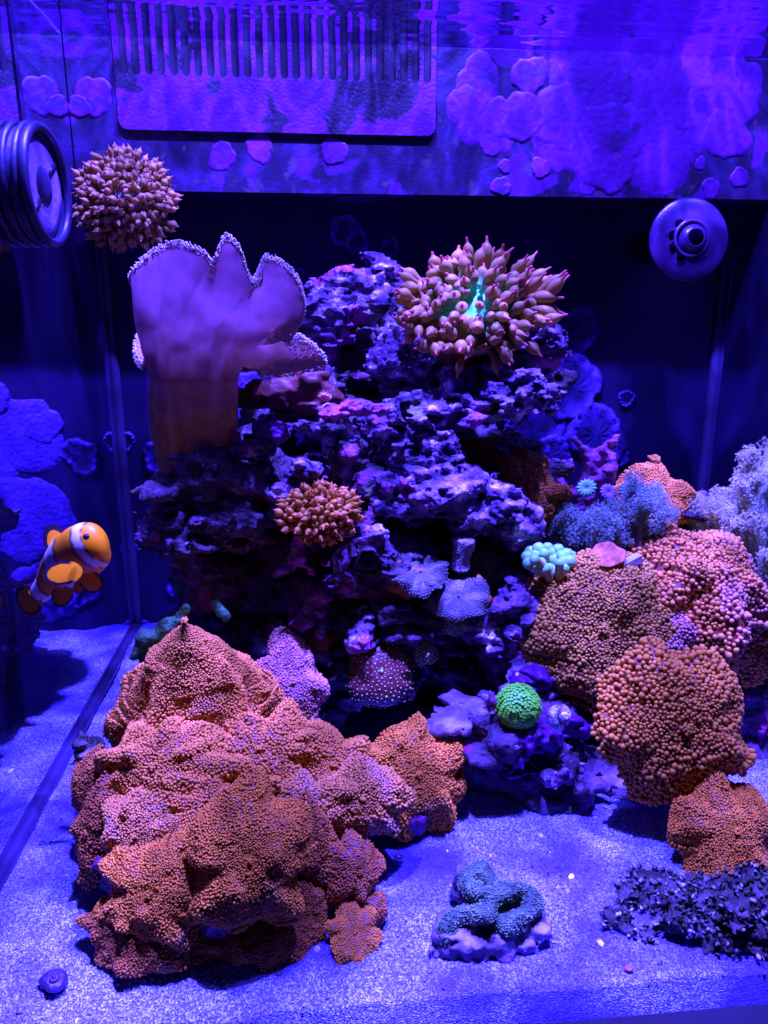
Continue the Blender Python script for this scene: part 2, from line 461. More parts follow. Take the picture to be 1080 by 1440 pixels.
# corals
def polyp_mat(name, lo, hi, alt, altamt=(.58, .70), scale=22):
    return mottled(name, [(.32, tuple(v * .72 for v in lo)), (.48, lo), (.68, hi)], 190, [(alt, scale, *altamt)], rough=.5, spec=.3, bmp=.3, bscale=1100, bdist=.0006)
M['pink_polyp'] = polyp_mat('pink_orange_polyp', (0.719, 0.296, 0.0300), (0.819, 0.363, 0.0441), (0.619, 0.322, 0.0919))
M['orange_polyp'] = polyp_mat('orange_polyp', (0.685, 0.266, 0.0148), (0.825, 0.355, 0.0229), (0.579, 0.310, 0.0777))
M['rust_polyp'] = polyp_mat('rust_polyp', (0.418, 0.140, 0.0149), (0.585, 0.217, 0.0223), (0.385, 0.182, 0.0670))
M['right_polyp'] = polyp_mat('large_orange_polyp', (0.596, 0.260, 0.0184), (0.769, 0.358, 0.0295), (0.654, 0.325, 0.0696), (.62, .74))
M['brown_polyp'] = polyp_mat('brown_polyp', (0.440, 0.240, 0.0236), (0.634, 0.344, 0.0341), (0.546, 0.272, 0.0744), (.60, .72))
M['cap_polyp'] = polyp_mat('rosy_polyp', (0.686, 0.304, 0.0465), (0.862, 0.400, 0.0682), (0.528, 0.272, 0.1488), (.52, .64))
M['rosy_polyp'] = polyp_mat('dusky_rose_polyp', (0.581, 0.256, 0.0341), (0.739, 0.352, 0.0496), (0.510, 0.288, 0.1364), (.50, .62))
M['lilac_polyp'] = polyp_mat('lilac_polyp', (0.522, 0.238, 0.1440), (0.684, 0.322, 0.2160), (0.855, 0.350, 0.0720))
M['disc_orange'] = flat('orange_disc', (.22, .075, .014), .5, .3, .3, 60, .3, 700)  # disc colours darkened so the gaps between bumps look shaded
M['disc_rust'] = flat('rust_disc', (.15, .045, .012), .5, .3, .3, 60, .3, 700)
M['disc_lilac'] = flat('lilac_disc', (.18, .08, .14), .5, .3, .3, 60, .3, 700)
def leather_mat(trans):
    m, nt, out = mat_new('leather_coral_skin')
    tc = N(nt, 'ShaderNodeTexCoord'); sx = N(nt, 'ShaderNodeSeparateXYZ'); nt.links.new(tc.outputs['Object'], sx.inputs[0])
    n = tex(nt, 'noise', 60, 4); ma = N(nt, 'ShaderNodeMath', operation='MULTIPLY_ADD'); ma.inputs[1].default_value = .07
    nt.links.new(n.outputs[0], ma.inputs[0]); nt.links.new(sx.outputs[2], ma.inputs[2])
    mr = N(nt, 'ShaderNodeMapRange'); mr.inputs[1].default_value = .062; mr.inputs[2].default_value = .125; nt.links.new(ma.outputs[0], mr.inputs[0])
    n2 = tex(nt, 'noise', 130, 4); st_ = ramp(nt, n2.outputs[0], [(.3, (.40, .26, .05)), (.7, (.66, .44, .09))]); cp = ramp(nt, n2.outputs[0], [(.3, (.58, .38, .46)), (.7, (.78, .52, .62))])
    c = mixc(nt, mr.outputs[0], st_.outputs[0], cp.outputs[0])
    nr = bump(nt, tex(nt, 'noise', 700, 3).outputs[0], .3, .0008); nr = bump(nt, tex(nt, 'noise', 90, 3).outputs[0], .3, .004, nr)
    principled(nt, out, c, .45, .35, nr, trans=trans)
    return m
M['leather'] = leather_mat(.5)
M['leather_stalk'] = leather_mat(.12)
M['leather_polyp'] = flat('leather_coral_polyp', (.62, .50, .40), .5, .3, .1, 60)
M['tentacle'] = vcol('anemone_tentacle', .4, .35, .3, 160, trans=.4)
M['anemone_disc'] = vcol('anemone_disc', .45, .3, .25, 200)
M['generic'] = vcol('coloured_skin', .45, .35, .2, 160, bmp=.3)
M['fish'] = vcol('fish_skin', .35, .4, .12, 90)
M['eye'] = flat('fish_eye', (.01, .01, .012), .1, .6, .1)
M['spot_disc'] = None

# ------------------------------------------------------------------ the setting
def build_setting():
    # sand bed
    nx, ny = 236, 184
    xs = np.linspace(XL + .001, XR - .001, nx); ys = np.linspace(YF, YB - .001, ny)
    X, Y = np.meshgrid(xs, ys, indexing='ij'); P = np.stack([X.ravel(), Y.ravel(), 0 * X.ravel()], 1)
    Zs = fbm(P, .09, 3, 3) * .0035 + fbm(P, .018, 2, 5) * .0012 + fbm(P, .005, 2, 8) * .0005
    Zs += .004 * np.exp(-((P[:, 1] - YF) / .02) ** 2) * (P[:, 0] / .3)
    V = P.copy(); V[:, 2] = Zs
    F = []
    for i in range(nx - 1):
        for j in range(ny - 1):
            a = i * ny + j; F.append((a, a + ny, a + ny + 1, a + 1))
    front = [i * ny for i in range(nx)]
    n0 = len(V); low = V[front].copy(); low[:, 2] = -.045
    V = np.concatenate([V, low])
    for i in range(nx - 1): F.append((front[i], n0 + i, n0 + i + 1, front[i + 1]))
    sand = tag(link('sand', mesh_np('sand', V, F, M['sand'])), kind='structure')
    m = 34000
    gx = rng.uniform(XL + .003, XR - .003, m); gy = YF + (YB - YF) * rng.beta(1.0, 1.7, m)
    ix = np.clip(((gx - xs[0]) / (xs[1] - xs[0])).astype(int), 0, nx - 1); iy = np.clip(((gy - ys[0]) / (ys[1] - ys[0])).astype(int), 0, ny - 1)
    gz = Zs.reshape(nx, ny)[ix, iy]
    OV = np.array([(1, 0, 0), (-.9, .2, .1), (0, 1, .1), (.1, -.8, -.1), (0, .1, .9), (-.1, 0, -.8)]); OF = [(0, 2, 4), (2, 1, 4), (1, 3, 4), (3, 0, 4), (2, 0, 5), (1, 2, 5), (3, 1, 5), (0, 3, 5)]
    r = rng.gamma(3, .00016, m).clip(.0002, .0014)
    nr = rng.normal(0, 1, (m, 3))
    GV, GF = place(OV, OF, np.stack([gx, gy, gz], 1), nr, r, r * .8)
    md = 420
    dx = rng.uniform(XL + .006, XR - .006, md); dy = YF + .004 + (YB - YF) * rng.beta(1.0, 2.4, md)
    jx = np.clip(((dx - xs[0]) / (xs[1] - xs[0])).astype(int), 0, nx - 1); jy = np.clip(((dy - ys[0]) / (ys[1] - ys[0])).astype(int), 0, ny - 1)
    DV, DF = lathe([(.9, -.3), (1.0, .0), (.6, .35), (0, .45)], 6)
    DV = DV * np.array([1.25, .8, .7]); dr_ = rng.gamma(3, .00032, md).clip(.0005, .0018)
    DP, DQ = place(DV, DF, np.stack([dx, dy, Zs.reshape(nx, ny)[jx, jy]], 1), np.stack([rng.normal(0, .4, md), rng.normal(0, .4, md), np.ones(md)], 1), dr_, dr_ * .7)
    tag(link('shell_fragments', mesh_np('shell_fragments', DP, DQ, M['debris'], False), sand), kind='stuff')
    g = link('sand_grains', mesh_np('sand_grains', GV, GF, M['grain'], False), sand); tag(g, kind='stuff')

    # tank
    t = thing('aquarium_tank', (.09, YB, -.05), 'glass aquarium tank with black rear panel and reflecting side panes', 'aquarium')
    part(t, 'back_panel', *box((XL - .006, YB, -.05), (XR + .006, YB + .008, .47)), M['hazed_black_acrylic'], False)
    part(t, 'side_pane', *box((XL - .006, YF, -.05), (XL, YB - .0005, .47)), M['glass_side'], False)
    part(t, 'side_pane', *box((XR, YF, -.05), (XR + .006, YB - .0005, .47)), M['glass_side'], False)
    def seam(a, b, r):
        V, F = tube(np.linspace(a, b, 24), r, 8); part(t, 'silicone_seam', V, F, M['silicone'])
    seam(np.array([XL + .001, YB - .002, -.002]), np.array([XL + .001, YB - .002, .45]), .0042)
    seam(np.array([XR - .001, YB - .002, -.002]), np.array([XR - .001, YB - .002, .45]), .0042)
    seam(np.array([XL + .001, YF + .004, .001]), np.array([XL + .001, YB - .004, .001]), .0034)
    z = at(860, 1431, YF - .008)[2]
    part(t, 'bottom_trim', *box((XL - .01, YF - .03, -.09), (XR + .01, YF - .008, z)), M['black_plastic'], False)
    # crusts growing on the rear panel and the left pane
    def disc(c, nrm, r, th, seed, mat, name, aspect=1.0, ring=False):
        a, b, n = frame_of(nrm); k = 40; rows = [0.0, .35, .62, .8, .93, 1.0]
        Vv = [c + n * th * .9]; Ff = []
        for q, rr in enumerate(rows[1:]):
            for s in range(k):
                tt = 2 * math.pi * s / k
                w = 1 + .13 * math.sin(2 * tt + seed) * math.sin(seed * 2.1) + .08 * math.sin(3 * tt + seed * 1.7) + .05 * math.sin(5 * tt + seed * 3.1) + .03 * math.sin(9 * tt + seed) + .02 * math.sin(14 * tt + 2 * seed)
                h = th * (1 - .25 * rr + (.35 * math.sin(11 * tt + 9 * rr + seed) if ring else 0)) if q < 4 else 0
                if ring and q in (2, 3): h *= 1.8
                Vv.append(c + rr * r * w * (a * math.cos(tt) * aspect + b * math.sin(tt)) + n * h)
        for s in range(k): Ff.append((0, 1 + s, 1 + (s + 1) % k))
        for q in range(len(rows) - 2):
            for s in range(k):
                s2 = (s + 1) % k; A = 1 + q * k; B = A + k
                Ff.append((A + s, B + s, B + s2, A + s2))
        if ring:
            lv = [(.02, .008, .09), (.025, .01, .10), (.05, .02, .20), (.13, .05, .42), (.09, .03, .32), (.03, .01, .12)]
            cc = [lv[0]] + [tuple(np.array(lv[q + 1]) * (.75 + .35 * math.sin(13 * s + q * 5 + seed))) for q in range(5) for s in range(k)]
            return name, np.array(Vv), Ff, M['ring_crust'], True, np.array(cc)
        return name, np.array(Vv), Ff, mat
    B = (0, -1, 0)
    spots = [(484, 322, 22), (502, 338, 18), (548, 348, 14), (533, 381, 23), (425, 390, 13), (800, 470, 42), (806, 545, 44), (838, 612, 44), (752, 604, 42), (722, 570, 25),
             (775, 640, 30), (178, 620, 13), (184, 770, 11), (338, 548, 14), (226, 640, 26), (290, 810, 40), (262, 826, 26), (880, 560, 12), (865, 640, 20)]
    for k, (x, y, r) in enumerate(spots):
        c = at(x, y, YB); part(t, 'encrusting_patch', *disc(c, B, r * mpp(c), .0012 + .0003 * (k % 4), k * 1.3 + .4, M['spot_crust'], '', ring=True)[1:])
    for k, (x, y, r) in enumerate([(28, 612, 58), (36, 728, 64), (55, 835, 50), (-30, 560, 40), (-20, 660, 40), (60, 600, 26)]):   # behind the pillar, mirrored in the left pane
        c = at(x, y, YB); rm = r * mpp(c); c[0] = 2 * XL - c[0]
        part(t, 'encrusting_patch', *disc(c, B, rm, .0012 + .0003 * (k % 4), k * 2.1 + .9, M['spot_pale'], '')[1:])
    # a few flat purple crusts at the foot of the rear panel
    for k, (x, y, r) in enumerate([(150, 884, 16), (200, 882, 13), (120, 886, 10)]):
        c = at(x, y, YB); part(t, 'encrusting_patch', *disc(c, B, r * mpp(c), .0015, k * 1.9 + 3, M['spot_pale'], '')[1:])

    # overflow box
    zb = at(600, 274, YO)[2]
    o = thing('overflow_box', (.09, YO, zb), 'black overflow box with comb weir and purple coralline along the rear wall', 'overflow box')
    part(o, 'body', *box((XL + .0005, YO, zb), (XR - .0005, YB - .0005, .46)), M['box_plate'], False)
    # weir panel with rounded slots
    x0, x1 = at(166, 150, YO)[0], at(612, 150, YO)[0]
    ztop, zs, zl = at(400, 20, YO)[2] + .01, at(400, 112, YO)[2], at(400, 188, YO)[2]
    ns = 26; pitch = (x1 - x0 - .004) / ns; sw = pitch * .62
    y0, y1 = YO - .0026, YO - .0007
    out = []
    rc = .006
    for q in range(7):
        a = math.pi + q * math.pi / 12; out.append((x0 + rc + rc * math.cos(a), zl + rc + rc * math.sin(a)))
    for q in range(7):
        a = 1.5 * math.pi + q * math.pi / 12; out.append((x1 - rc + rc * math.cos(a), zl + rc + rc * math.sin(a)))
    out.append((x1, zs + .002))
    cen = [x0 + .002 + pitch * (k + .5) for k in range(ns)]
    for cx in reversed(cen):
        for q in range(7):
            a = -q * math.pi / 6; out.append((cx + sw / 2 * math.cos(a), zs + .002 + sw / 2 * math.sin(a)))
    out.append((x0, zs + .002))
    n = len(out)
    Vv = [(x, y0, z_) for x, z_ in out] + [(x, y1, z_) for x, z_ in out]
    Ff = [list(range(n)), list(range(2 * n - 1, n - 1, -1))] + [(k, n + k, n + (k + 1) % n, (k + 1) % n) for k in range(n)]
    part(o, 'inlet_shade_plate', *box((x0 + .001, YO - .0006, zs - .001), (x1 - .001, YO - .0001, ztop)), M['black_plastic'], False)  # thin black plate stands in for the shade inside the slots
    pnl = part(o, 'weir_panel', Vv, Ff, M['crust_plate'], False)
    edges = [x0] + [v for cx in cen for v in (cx - sw / 2, cx + sw / 2)] + [x1]
    for k in range(ns + 1):
        a, b = edges[2 * k], edges[2 * k + 1]
        part(o, 'comb_tooth', *box((a + .0001, y0 + .0003, zs + .0018), (b - .0001, y1 - .0003, ztop)), M['crust_plate'], False, parent=pnl)
    # coralline crusts on the box face
    R = [(55, 130, 0), (672, 118, 40), (664, 160, 42), (706, 168, 34), (745, 106, 30), (735, 165, 38), (705, 190, 26), (650, 150, 26), (690, 200, 20),
         (830, 110, 70), (800, 165, 62), (850, 200, 66), (900, 150, 85), (930, 205, 70), (985, 120, 75), (1030, 130, 55), (1020, 190, 40), (860, 240, 38), (935, 240, 40), (780, 200, 40), (960, 100, 60),
         (710, 234, 11), (760, 236, 16), (705, 262, 16), (830, 258, 18), (985, 230, 10), (1000, 265, 16), (1040, 250, 16),
         (132, 135, 30), (112, 150, 18), (228, 135, 42), (205, 118, 30), (255, 150, 30), (330, 150, 24), (395, 130, 38), (440, 140, 45), (520, 135, 50), (570, 150, 45), (480, 160, 30), (302, 160, 12), (365, 125, 25), (590, 125, 30), (545, 165, 30),
         (280, 150, 26), (345, 130, 30), (420, 158, 26), (500, 130, 32), (505, 158, 30), (190, 150, 20), (360, 160, 22), (600, 150, 30), (460, 128, 30), (310, 132, 24), (272, 125, 22), (560, 128, 30),
         (312, 220, 22), (365, 208, 22), (470, 212, 22)]
    for k, (x, y, r) in enumerate(R):
        if not r or (172 < x < 606 and 112 < y < 182): continue
        onp = 172 < x < 606 and 112 < y < 180
        yy = (y0 if onp else YO)
        c = at(x, y, yy)
        if onp:
            r = min(r, y + 0 - 92, 194 - y, x - 158, 622 - x)
        part(o, 'coralline_crust', *disc(c, B, r * mpp(c) * .86, .00035 + .0001 * (k % 6), k * 1.7 + .3, M['crust'], '')[1:])

    # water surface, seen from below
    nx, ny = 150, 190
    xs = np.linspace(XL + .0008, XR - .0008, nx); ys = np.linspace(YF, YO - .0001, ny)
    X, Y = np.meshgrid(xs, ys, indexing='ij'); P = np.stack([X.ravel() , Y.ravel() * 1.0, 0 * X.ravel()], 1)
    Q = P * np.array([.45, 1.6, 1])
    V = P.copy(); V[:, 2] = ZW + fbm(Q, .045, 2, 40) * .0011 + fbm(Q, .014, 2, 44) * .0003
    F = np.array([(i * ny + j, i * ny + j + 1, (i + 1) * ny + j + 1, (i + 1) * ny + j) for i in range(nx - 1) for j in range(ny - 1)])
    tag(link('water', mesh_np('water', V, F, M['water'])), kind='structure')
M['crust_plate'] = mottled('coralline_filmed_plate', [(.25, (.05, .003, .09)), (.55, (.09, .005, .13)), (.8, (.15, .015, .17))], 25, [((.010, .005, .014), 24, .52, .55), ((.05, .035, .035), 60, .66, .74)], rough=.5, bmp=.2)
build_setting()

# ------------------------------------------------------------------ rocks
def rock(name, label, blobs, caps, mat, base, **kw):
    t = tag(link(name, None, None, tuple(base)), label, 'rock')
    V, Q = sdf_mesh(blobs, caps, **kw)
    part(t, 'rock_body', V, Q, mat)
    return t
def sub(name, t, blobs, caps, mat, **kw):
    V, Q = sdf_mesh(blobs, caps, **kw); return part(t, name, V, Q, mat)

def nodules(t, n, seed):                # encrusting lumps, stubs and worm-tube ends all over a rock
    me = [c for c in t.children if c.name.startswith('rock_body')][0].data
    V = np.empty(len(me.vertices) * 3); me.vertices.foreach_get('co', V); V = V.reshape(-1, 3); Nn = np.empty(len(V) * 3); me.vertices.foreach_get('normal', Nn); Nn = Nn.reshape(-1, 3)
    rg = np.random.default_rng(seed); w = V + np.array(t.location)
    ok = np.nonzero((Nn[:, 1] < .4) & (Nn[:, 2] > -.35) & (noise3(w, .03, seed) > -.25))[0]; sel = ok[rg.permutation(len(ok))[:n]]
    iv, if_ = lathe([(.9, -.6), (1.05, 0), (.85, .6), (.5, .95), (0, 1.05)], 7)
    iv = iv * (1 + rg.normal(0, .12, iv.shape))
    PV, PF = place(iv, if_, w[sel], Nn[sel] + rg.normal(0, .35, (len(sel), 3)), rg.gamma(4, .00038, len(sel)).clip(.0006, .0036), rg.gamma(4, .0004, len(sel)).clip(.0006, .004), rg=rg)
    PV = PV + rg.normal(0, .0001, PV.shape) + (fbm(PV, .004, 2, 3) * .0008)[:, None] * np.array([.5, -.6, .6])
    part(t, 'crust_nodules', PV, PF, M['ledge'], kind='stuff')
def build_rocks():
    base = on_z(560, 1010); base[2] = 0
    core = [E(290, 725, .46, 80, 55, .045), E(255, 705, .45, 40, 34, .025), E(330, 660, .45, 95, 40, .045), E(310, 790, .47, 48, 56, .035),
            E(400, 770, .48, 100, 110, .045), E(425, 575, .48, 55, 45, .022), E(470, 625, .46, 40, 55, .03), E(520, 770, .50, 150, 150, .05),
            E(600, 660, .52, 110, 110, .045), E(500, 500, .545, 66, 90, .028), E(620, 490, .52, 100, 80, .035), E(745, 520, .52, 40, 60, .03),
            E(700, 720, .50, 80, 110, .04), E(480, 810, .455, 60, 60, .03), E(600, 830, .45, 90, 50, .03), E(500, 905, .44, 120, 60, .035),
            E(420, 905, .44, 60, 60, .03), E(600, 930, .45, 90, 50, .03), E(700, 860, .46, 60, 70, .04), E(550, 1000, .50, 170, 110, .05),
            E(430, 985, .43, 60, 60, .025), E(350, 880, .50, 90, 90, .05)]
    t = rock('reef_rock', 'tall dark porous live rock pillar holding the leather coral and anemones', core, (), M['rock_dark'], base, seed=3, h=.0023, rough=(.013, .030), pits=(.022, .36))
    nodules(t, 1400, 5)
    # shelves and outcrops with purple coralline on them
    L = [
        ([E(490, 425, .53, 62, 34, .022), E(455, 450, .525, 30, 30, .018), E(530, 440, .53, 40, 40, .02), E(470, 470, .52, 22, 22, .012)], ()),
        ([E(555, 505, .48, 40, 26, .02), E(590, 525, .48, 34, 20, .018)], ()),
        ([E(720, 555, .45, 62, 20, .026), E(670, 545, .455, 50, 22, .02), E(760, 500, .47, 34, 22, .02), E(735, 515, .465, 30, 14, .016)], ()),
        ([E(625, 575, .45, 62, 14, .022), E(590, 580, .45, 30, 12, .016)], ()),
        ([E(575, 632, .445, 44, 26, .02), E(545, 610, .445, 24, 14, .014), E(600, 640, .44, 30, 16, .015)], ()),
        ([E(590, 695, .425, 62, 24, .022), E(640, 672, .43, 40, 12, .02), E(680, 705, .43, 50, 26, .02), E(720, 738, .43, 34, 18, .016), E(655, 715, .425, 40, 18, .016)], ()),
    ]
    names = [(11, 'upper'), (12, ''), (13, ''), (14, ''), (15, ''), (16, '')]
    kr = np.random.default_rng(99)
    for k, (bl, cp) in enumerate(L):
        bl[:] = [(c_, r_ * np.array([.95, 1.0, 1.5])) for c_, r_ in bl]
        for c_, r_ in list(bl):
            for _ in range(7):
                v = kr.normal(0, 1, 3); v[2] = abs(v[2]) * .8 if kr.uniform() < .7 else v[2]; v /= np.linalg.norm(v)
                q_ = kr.uniform(.0022, .0055); bl.append((c_ + v * r_ * kr.uniform(.8, 1.1), np.array([q_, q_, q_ * kr.uniform(.7, 1.5)])))
        sub('rock_shelf', t, bl, cp, M['ledge'], seed=50 + k * 7, h=.0016, k=.007, rough=(.0048, .012), pits=(.010, .36), fine=(.0010, .004))
    # smaller outcrops on the pillar front
    C2 = [
        ([], [K((330, 640, .42), (372, 622, .42), 10, 16), K((372, 622, .42), (398, 612, .42), 16, 10), K((330, 640, .42), (320, 660, .42), 8, 5)]),
        ([E(262, 650, .42, 18, 16, .009)], [K((245, 640, .42), (270, 655, .42), 8, 12)]),
        ([], [K((430, 600, .42), (465, 615, .42), 10, 9), K((465, 615, .42), (450, 640, .42), 8, 5), K((450, 640, .42), (428, 640, .42), 5, 5)]),
        ([E(470, 580, .42, 24, 10, .012)], [K((487, 572, .42), (545, 576, .42), 10, 7), K((487, 580, .42), (490, 620, .42), 7, 12), K((490, 640, .42), (488, 682, .42), 4, 6)]),
        ([E(400, 690, .41, 22, 16, .012), E(436, 660, .41, 22, 14, .01)], [K((395, 705, .41), (440, 660, .41), 14, 14)]),
        ([E(388, 720, .41, 10, 9, .006)], [K((420, 760, .41), (418, 790, .41), 10, 8), K((418, 790, .41), (390, 805, .41), 10, 6), K((418, 790, .41), (436, 800, .41), 8, 6)]),
        ([], [K((480, 740, .405), (530, 755, .40), 10, 12), K((530, 755, .40), (545, 775, .40), 12, 10), K((505, 745, .40), (470, 700, .41), 8, 12)]),
        ([], [K((425, 885, .40), (450, 868, .40), 5, 6), K((450, 868, .40), (452, 890, .40), 5, 4), K((412, 880, .40), (425, 885, .40), 4, 5)]),
        ([E(508, 895, .395, 14, 16, .008)], [K((500, 905, .395), (520, 870, .40), 10, 8)]),
        ([], [K((610, 900, .40), (622, 880, .40), 8, 9), K((622, 880, .40), (640, 872, .40), 6, 5)]),
        ([E(568, 965, .40, 14, 9, .008)], []),
        ([E(660, 880, .40, 16, 22, .010), E(690, 900, .40, 20, 22, .012)], [K((670, 870, .40), (700, 860, .40), 10, 14)]),
    ]
    for k, (bl, cp) in enumerate(C2):
        sub('rock_knob', t, bl, cp, M['ledge'], seed=120 + k * 7, h=.0012, k=.003, rough=(.0026, .009), pits=(.007, .34), fine=(.0005, .003))
    sub('rock_outcrop', t, [E(540, 800, .43, 74, 50, .028), E(610, 865, .425, 80, 50, .028), E(520, 865, .425, 66, 44, .024), E(450, 850, .435, 50, 50, .024), E(660, 800, .44, 46, 40, .02), E(480, 930, .425, 60, 44, .022), E(400, 740, .435, 50, 40, .02), E(330, 720, .43, 60, 36, .024), E(270, 690, .435, 50, 26, .02)], (), M['rock'], seed=900, h=.0019, k=.008, rough=(.008, .022), pits=(.016, .34), fine=(.0014, .006))
    # magenta crusted knob
    sub('coralline_knob', t, [E(382, 602, .42, 22, 18, .011), E(375, 590, .42, 14, 10, .008)], (), M['crust'], seed=300, h=.0012, k=.003, rough=(.0038, .009), pits=(.008, .32), fine=(.0008, .003))
    # reddish leathery fin behind the leather coral
    sub('sponge_fin', t, [E(390, 545, .45, 60, 24, .006), E(440, 560, .45, 30, 26, .006)], (), M['rust_skin'], seed=310, h=.0014, k=.004, rough=(.003, .018), pits=(.01, .1), fine=(.0003, .003))
    # grey chimney tube
    P = np.array([at(646, 800, .41), at(648, 785, .41), at(651, 768, .41), at(652, 756, .41)])
    V, F = tube(catmull(P, 14), np.array([15, 14.5, 14, 13.5, 13.5, 13.5, 14, 14, 14.5, 15, 15.5, 16, 16, 14]) * mpp(P[0]), 20)
    V = V + vnormals(V, np.array([f if len(f) == 4 else (*f, f[2]) for f in F]))* (fbm(V, .004, 2, 9) * .0009)[:, None]
    part(t, 'tube_stump', V, F, M['grey_stump'])

    # worm-tube tangle and strings hanging from the outcrop
    def strings(name, lines, r, Y):
        mb = MB()
        for ln in lines:
            P = catmull([at(x, y, Y - .004 * math.sin(q * 1.3)) for q, (x, y) in enumerate(ln)], 22)
            mb.add(*tube(P, r * (1 + .3 * np.sin(np.arange(22))), 6))
        V = np.concatenate(mb.V); part(t, name, V, mb.F, M['ledge'])
    strings('worm_tube', [[(478, 770), (470, 782), (472, 800), (466, 815)], [(478, 770), (510, 757), (545, 748)]], .0013, .398)
    strings('worm_tube', [[(490, 765), (492, 785), (486, 800), (500, 812), (496, 822)]], .0010, .399)
    strings('worm_tube', [[(466, 812), (482, 806), (496, 815), (500, 826), (490, 838)]], .0012, .398)
    strings('worm_tube', [[(500, 765), (504, 780), (499, 795)]], .0009, .40)
    # rear right filler rock below the anemone shelf and behind the right corals
    base2 = on_z(800, 1100); base2[2] = 0
    right = [E(705, 925, .42, 40, 40, .025), E(735, 1000, .385, 60, 60, .03), E(745, 1080, .36, 80, 60, .04), E(690, 1060, .355, 36, 60, .02),
             E(850, 960, .42, 110, 120, .045), E(960, 900, .44, 100, 110, .045), E(1000, 1000, .42, 100, 120, .05), E(785, 850, .43, 60, 50, .03),
             E(850, 1090, .37, 90, 60, .045), E(880, 1140, .345, 80, 40, .03), E(960, 1165, .335, 60, 40, .03), E(960, 1140, .38, 110, 70, .045), E(1050, 1100, .40, 80, 110, .05), E(860, 780, .47, 80, 70, .035), E(950, 770, .48, 80, 80, .035)]
    t2 = rock('reef_rock', 'purple and magenta crusted live rock under the orange mushroom corals, snail on its front', right, (), M['rock_pink'], base2, seed=77, h=.0024, rough=(.011, .03))
    nodules(t2, 500, 6)
    sub('rock_shelf', t2, [E(640, 995, .36, 44, 14, .016), E(690, 1005, .355, 40, 26, .012), E(665, 1035, .352, 24, 24, .008)], [K((690, 985, .35), (725, 975, .36), 10, 12), K((690, 1030, .35), (665, 1050, .35), 9, 7)], M['grey_rock'], seed=400, h=.0014, k=.005, rough=(.004, .02), pits=(.012, .25), fine=(.0007, .005))
    sub('rock_knob', t2, [E(725, 850, .40, 26, 30, .014), E(755, 835, .41, 34, 20, .014), E(720, 890, .40, 18, 34, .012), E(745, 955, .38, 34, 26, .012)], (), M['ledge'], seed=420, h=.0014, k=.004, rough=(.005, .014), pits=(.011, .34), fine=(.0007, .004))
    sub('coralline_knob', t2, [E(735, 1045, .335, 22, 26, .009), E(715, 1060, .335, 22, 18, .009), E(765, 1035, .34, 20, 22, .008), E(800, 1020, .35, 22, 18, .008), E(755, 955, .37, 26, 20, .008)], (), M['crust'], seed=430, h=.0013, k=.003, rough=(.0045, .011), pits=(.009, .32), fine=(.0010, .004))
    return t, t2
M['rust_skin'] = flat('rust_skin', (.13, .035, .02), .5, .3, .3, 60, .3, 500)
M['grey_stump'] = mottled('grey_speckled_stump', [(.35, (.10, .09, .10)), (.6, (.34, .30, .34))], 900, rough=.6, bmp=.8, bscale=800)
M['grey_rock'] = mottled('grey_rock', [(.32, (.05, .035, .05)), (.5, (.15, .115, .14)), (.68, (.46, .40, .46))], 70, [((.20, .07, .24), 34, .56, .64)], bmp=.6, bscale=350)
build_rocks()

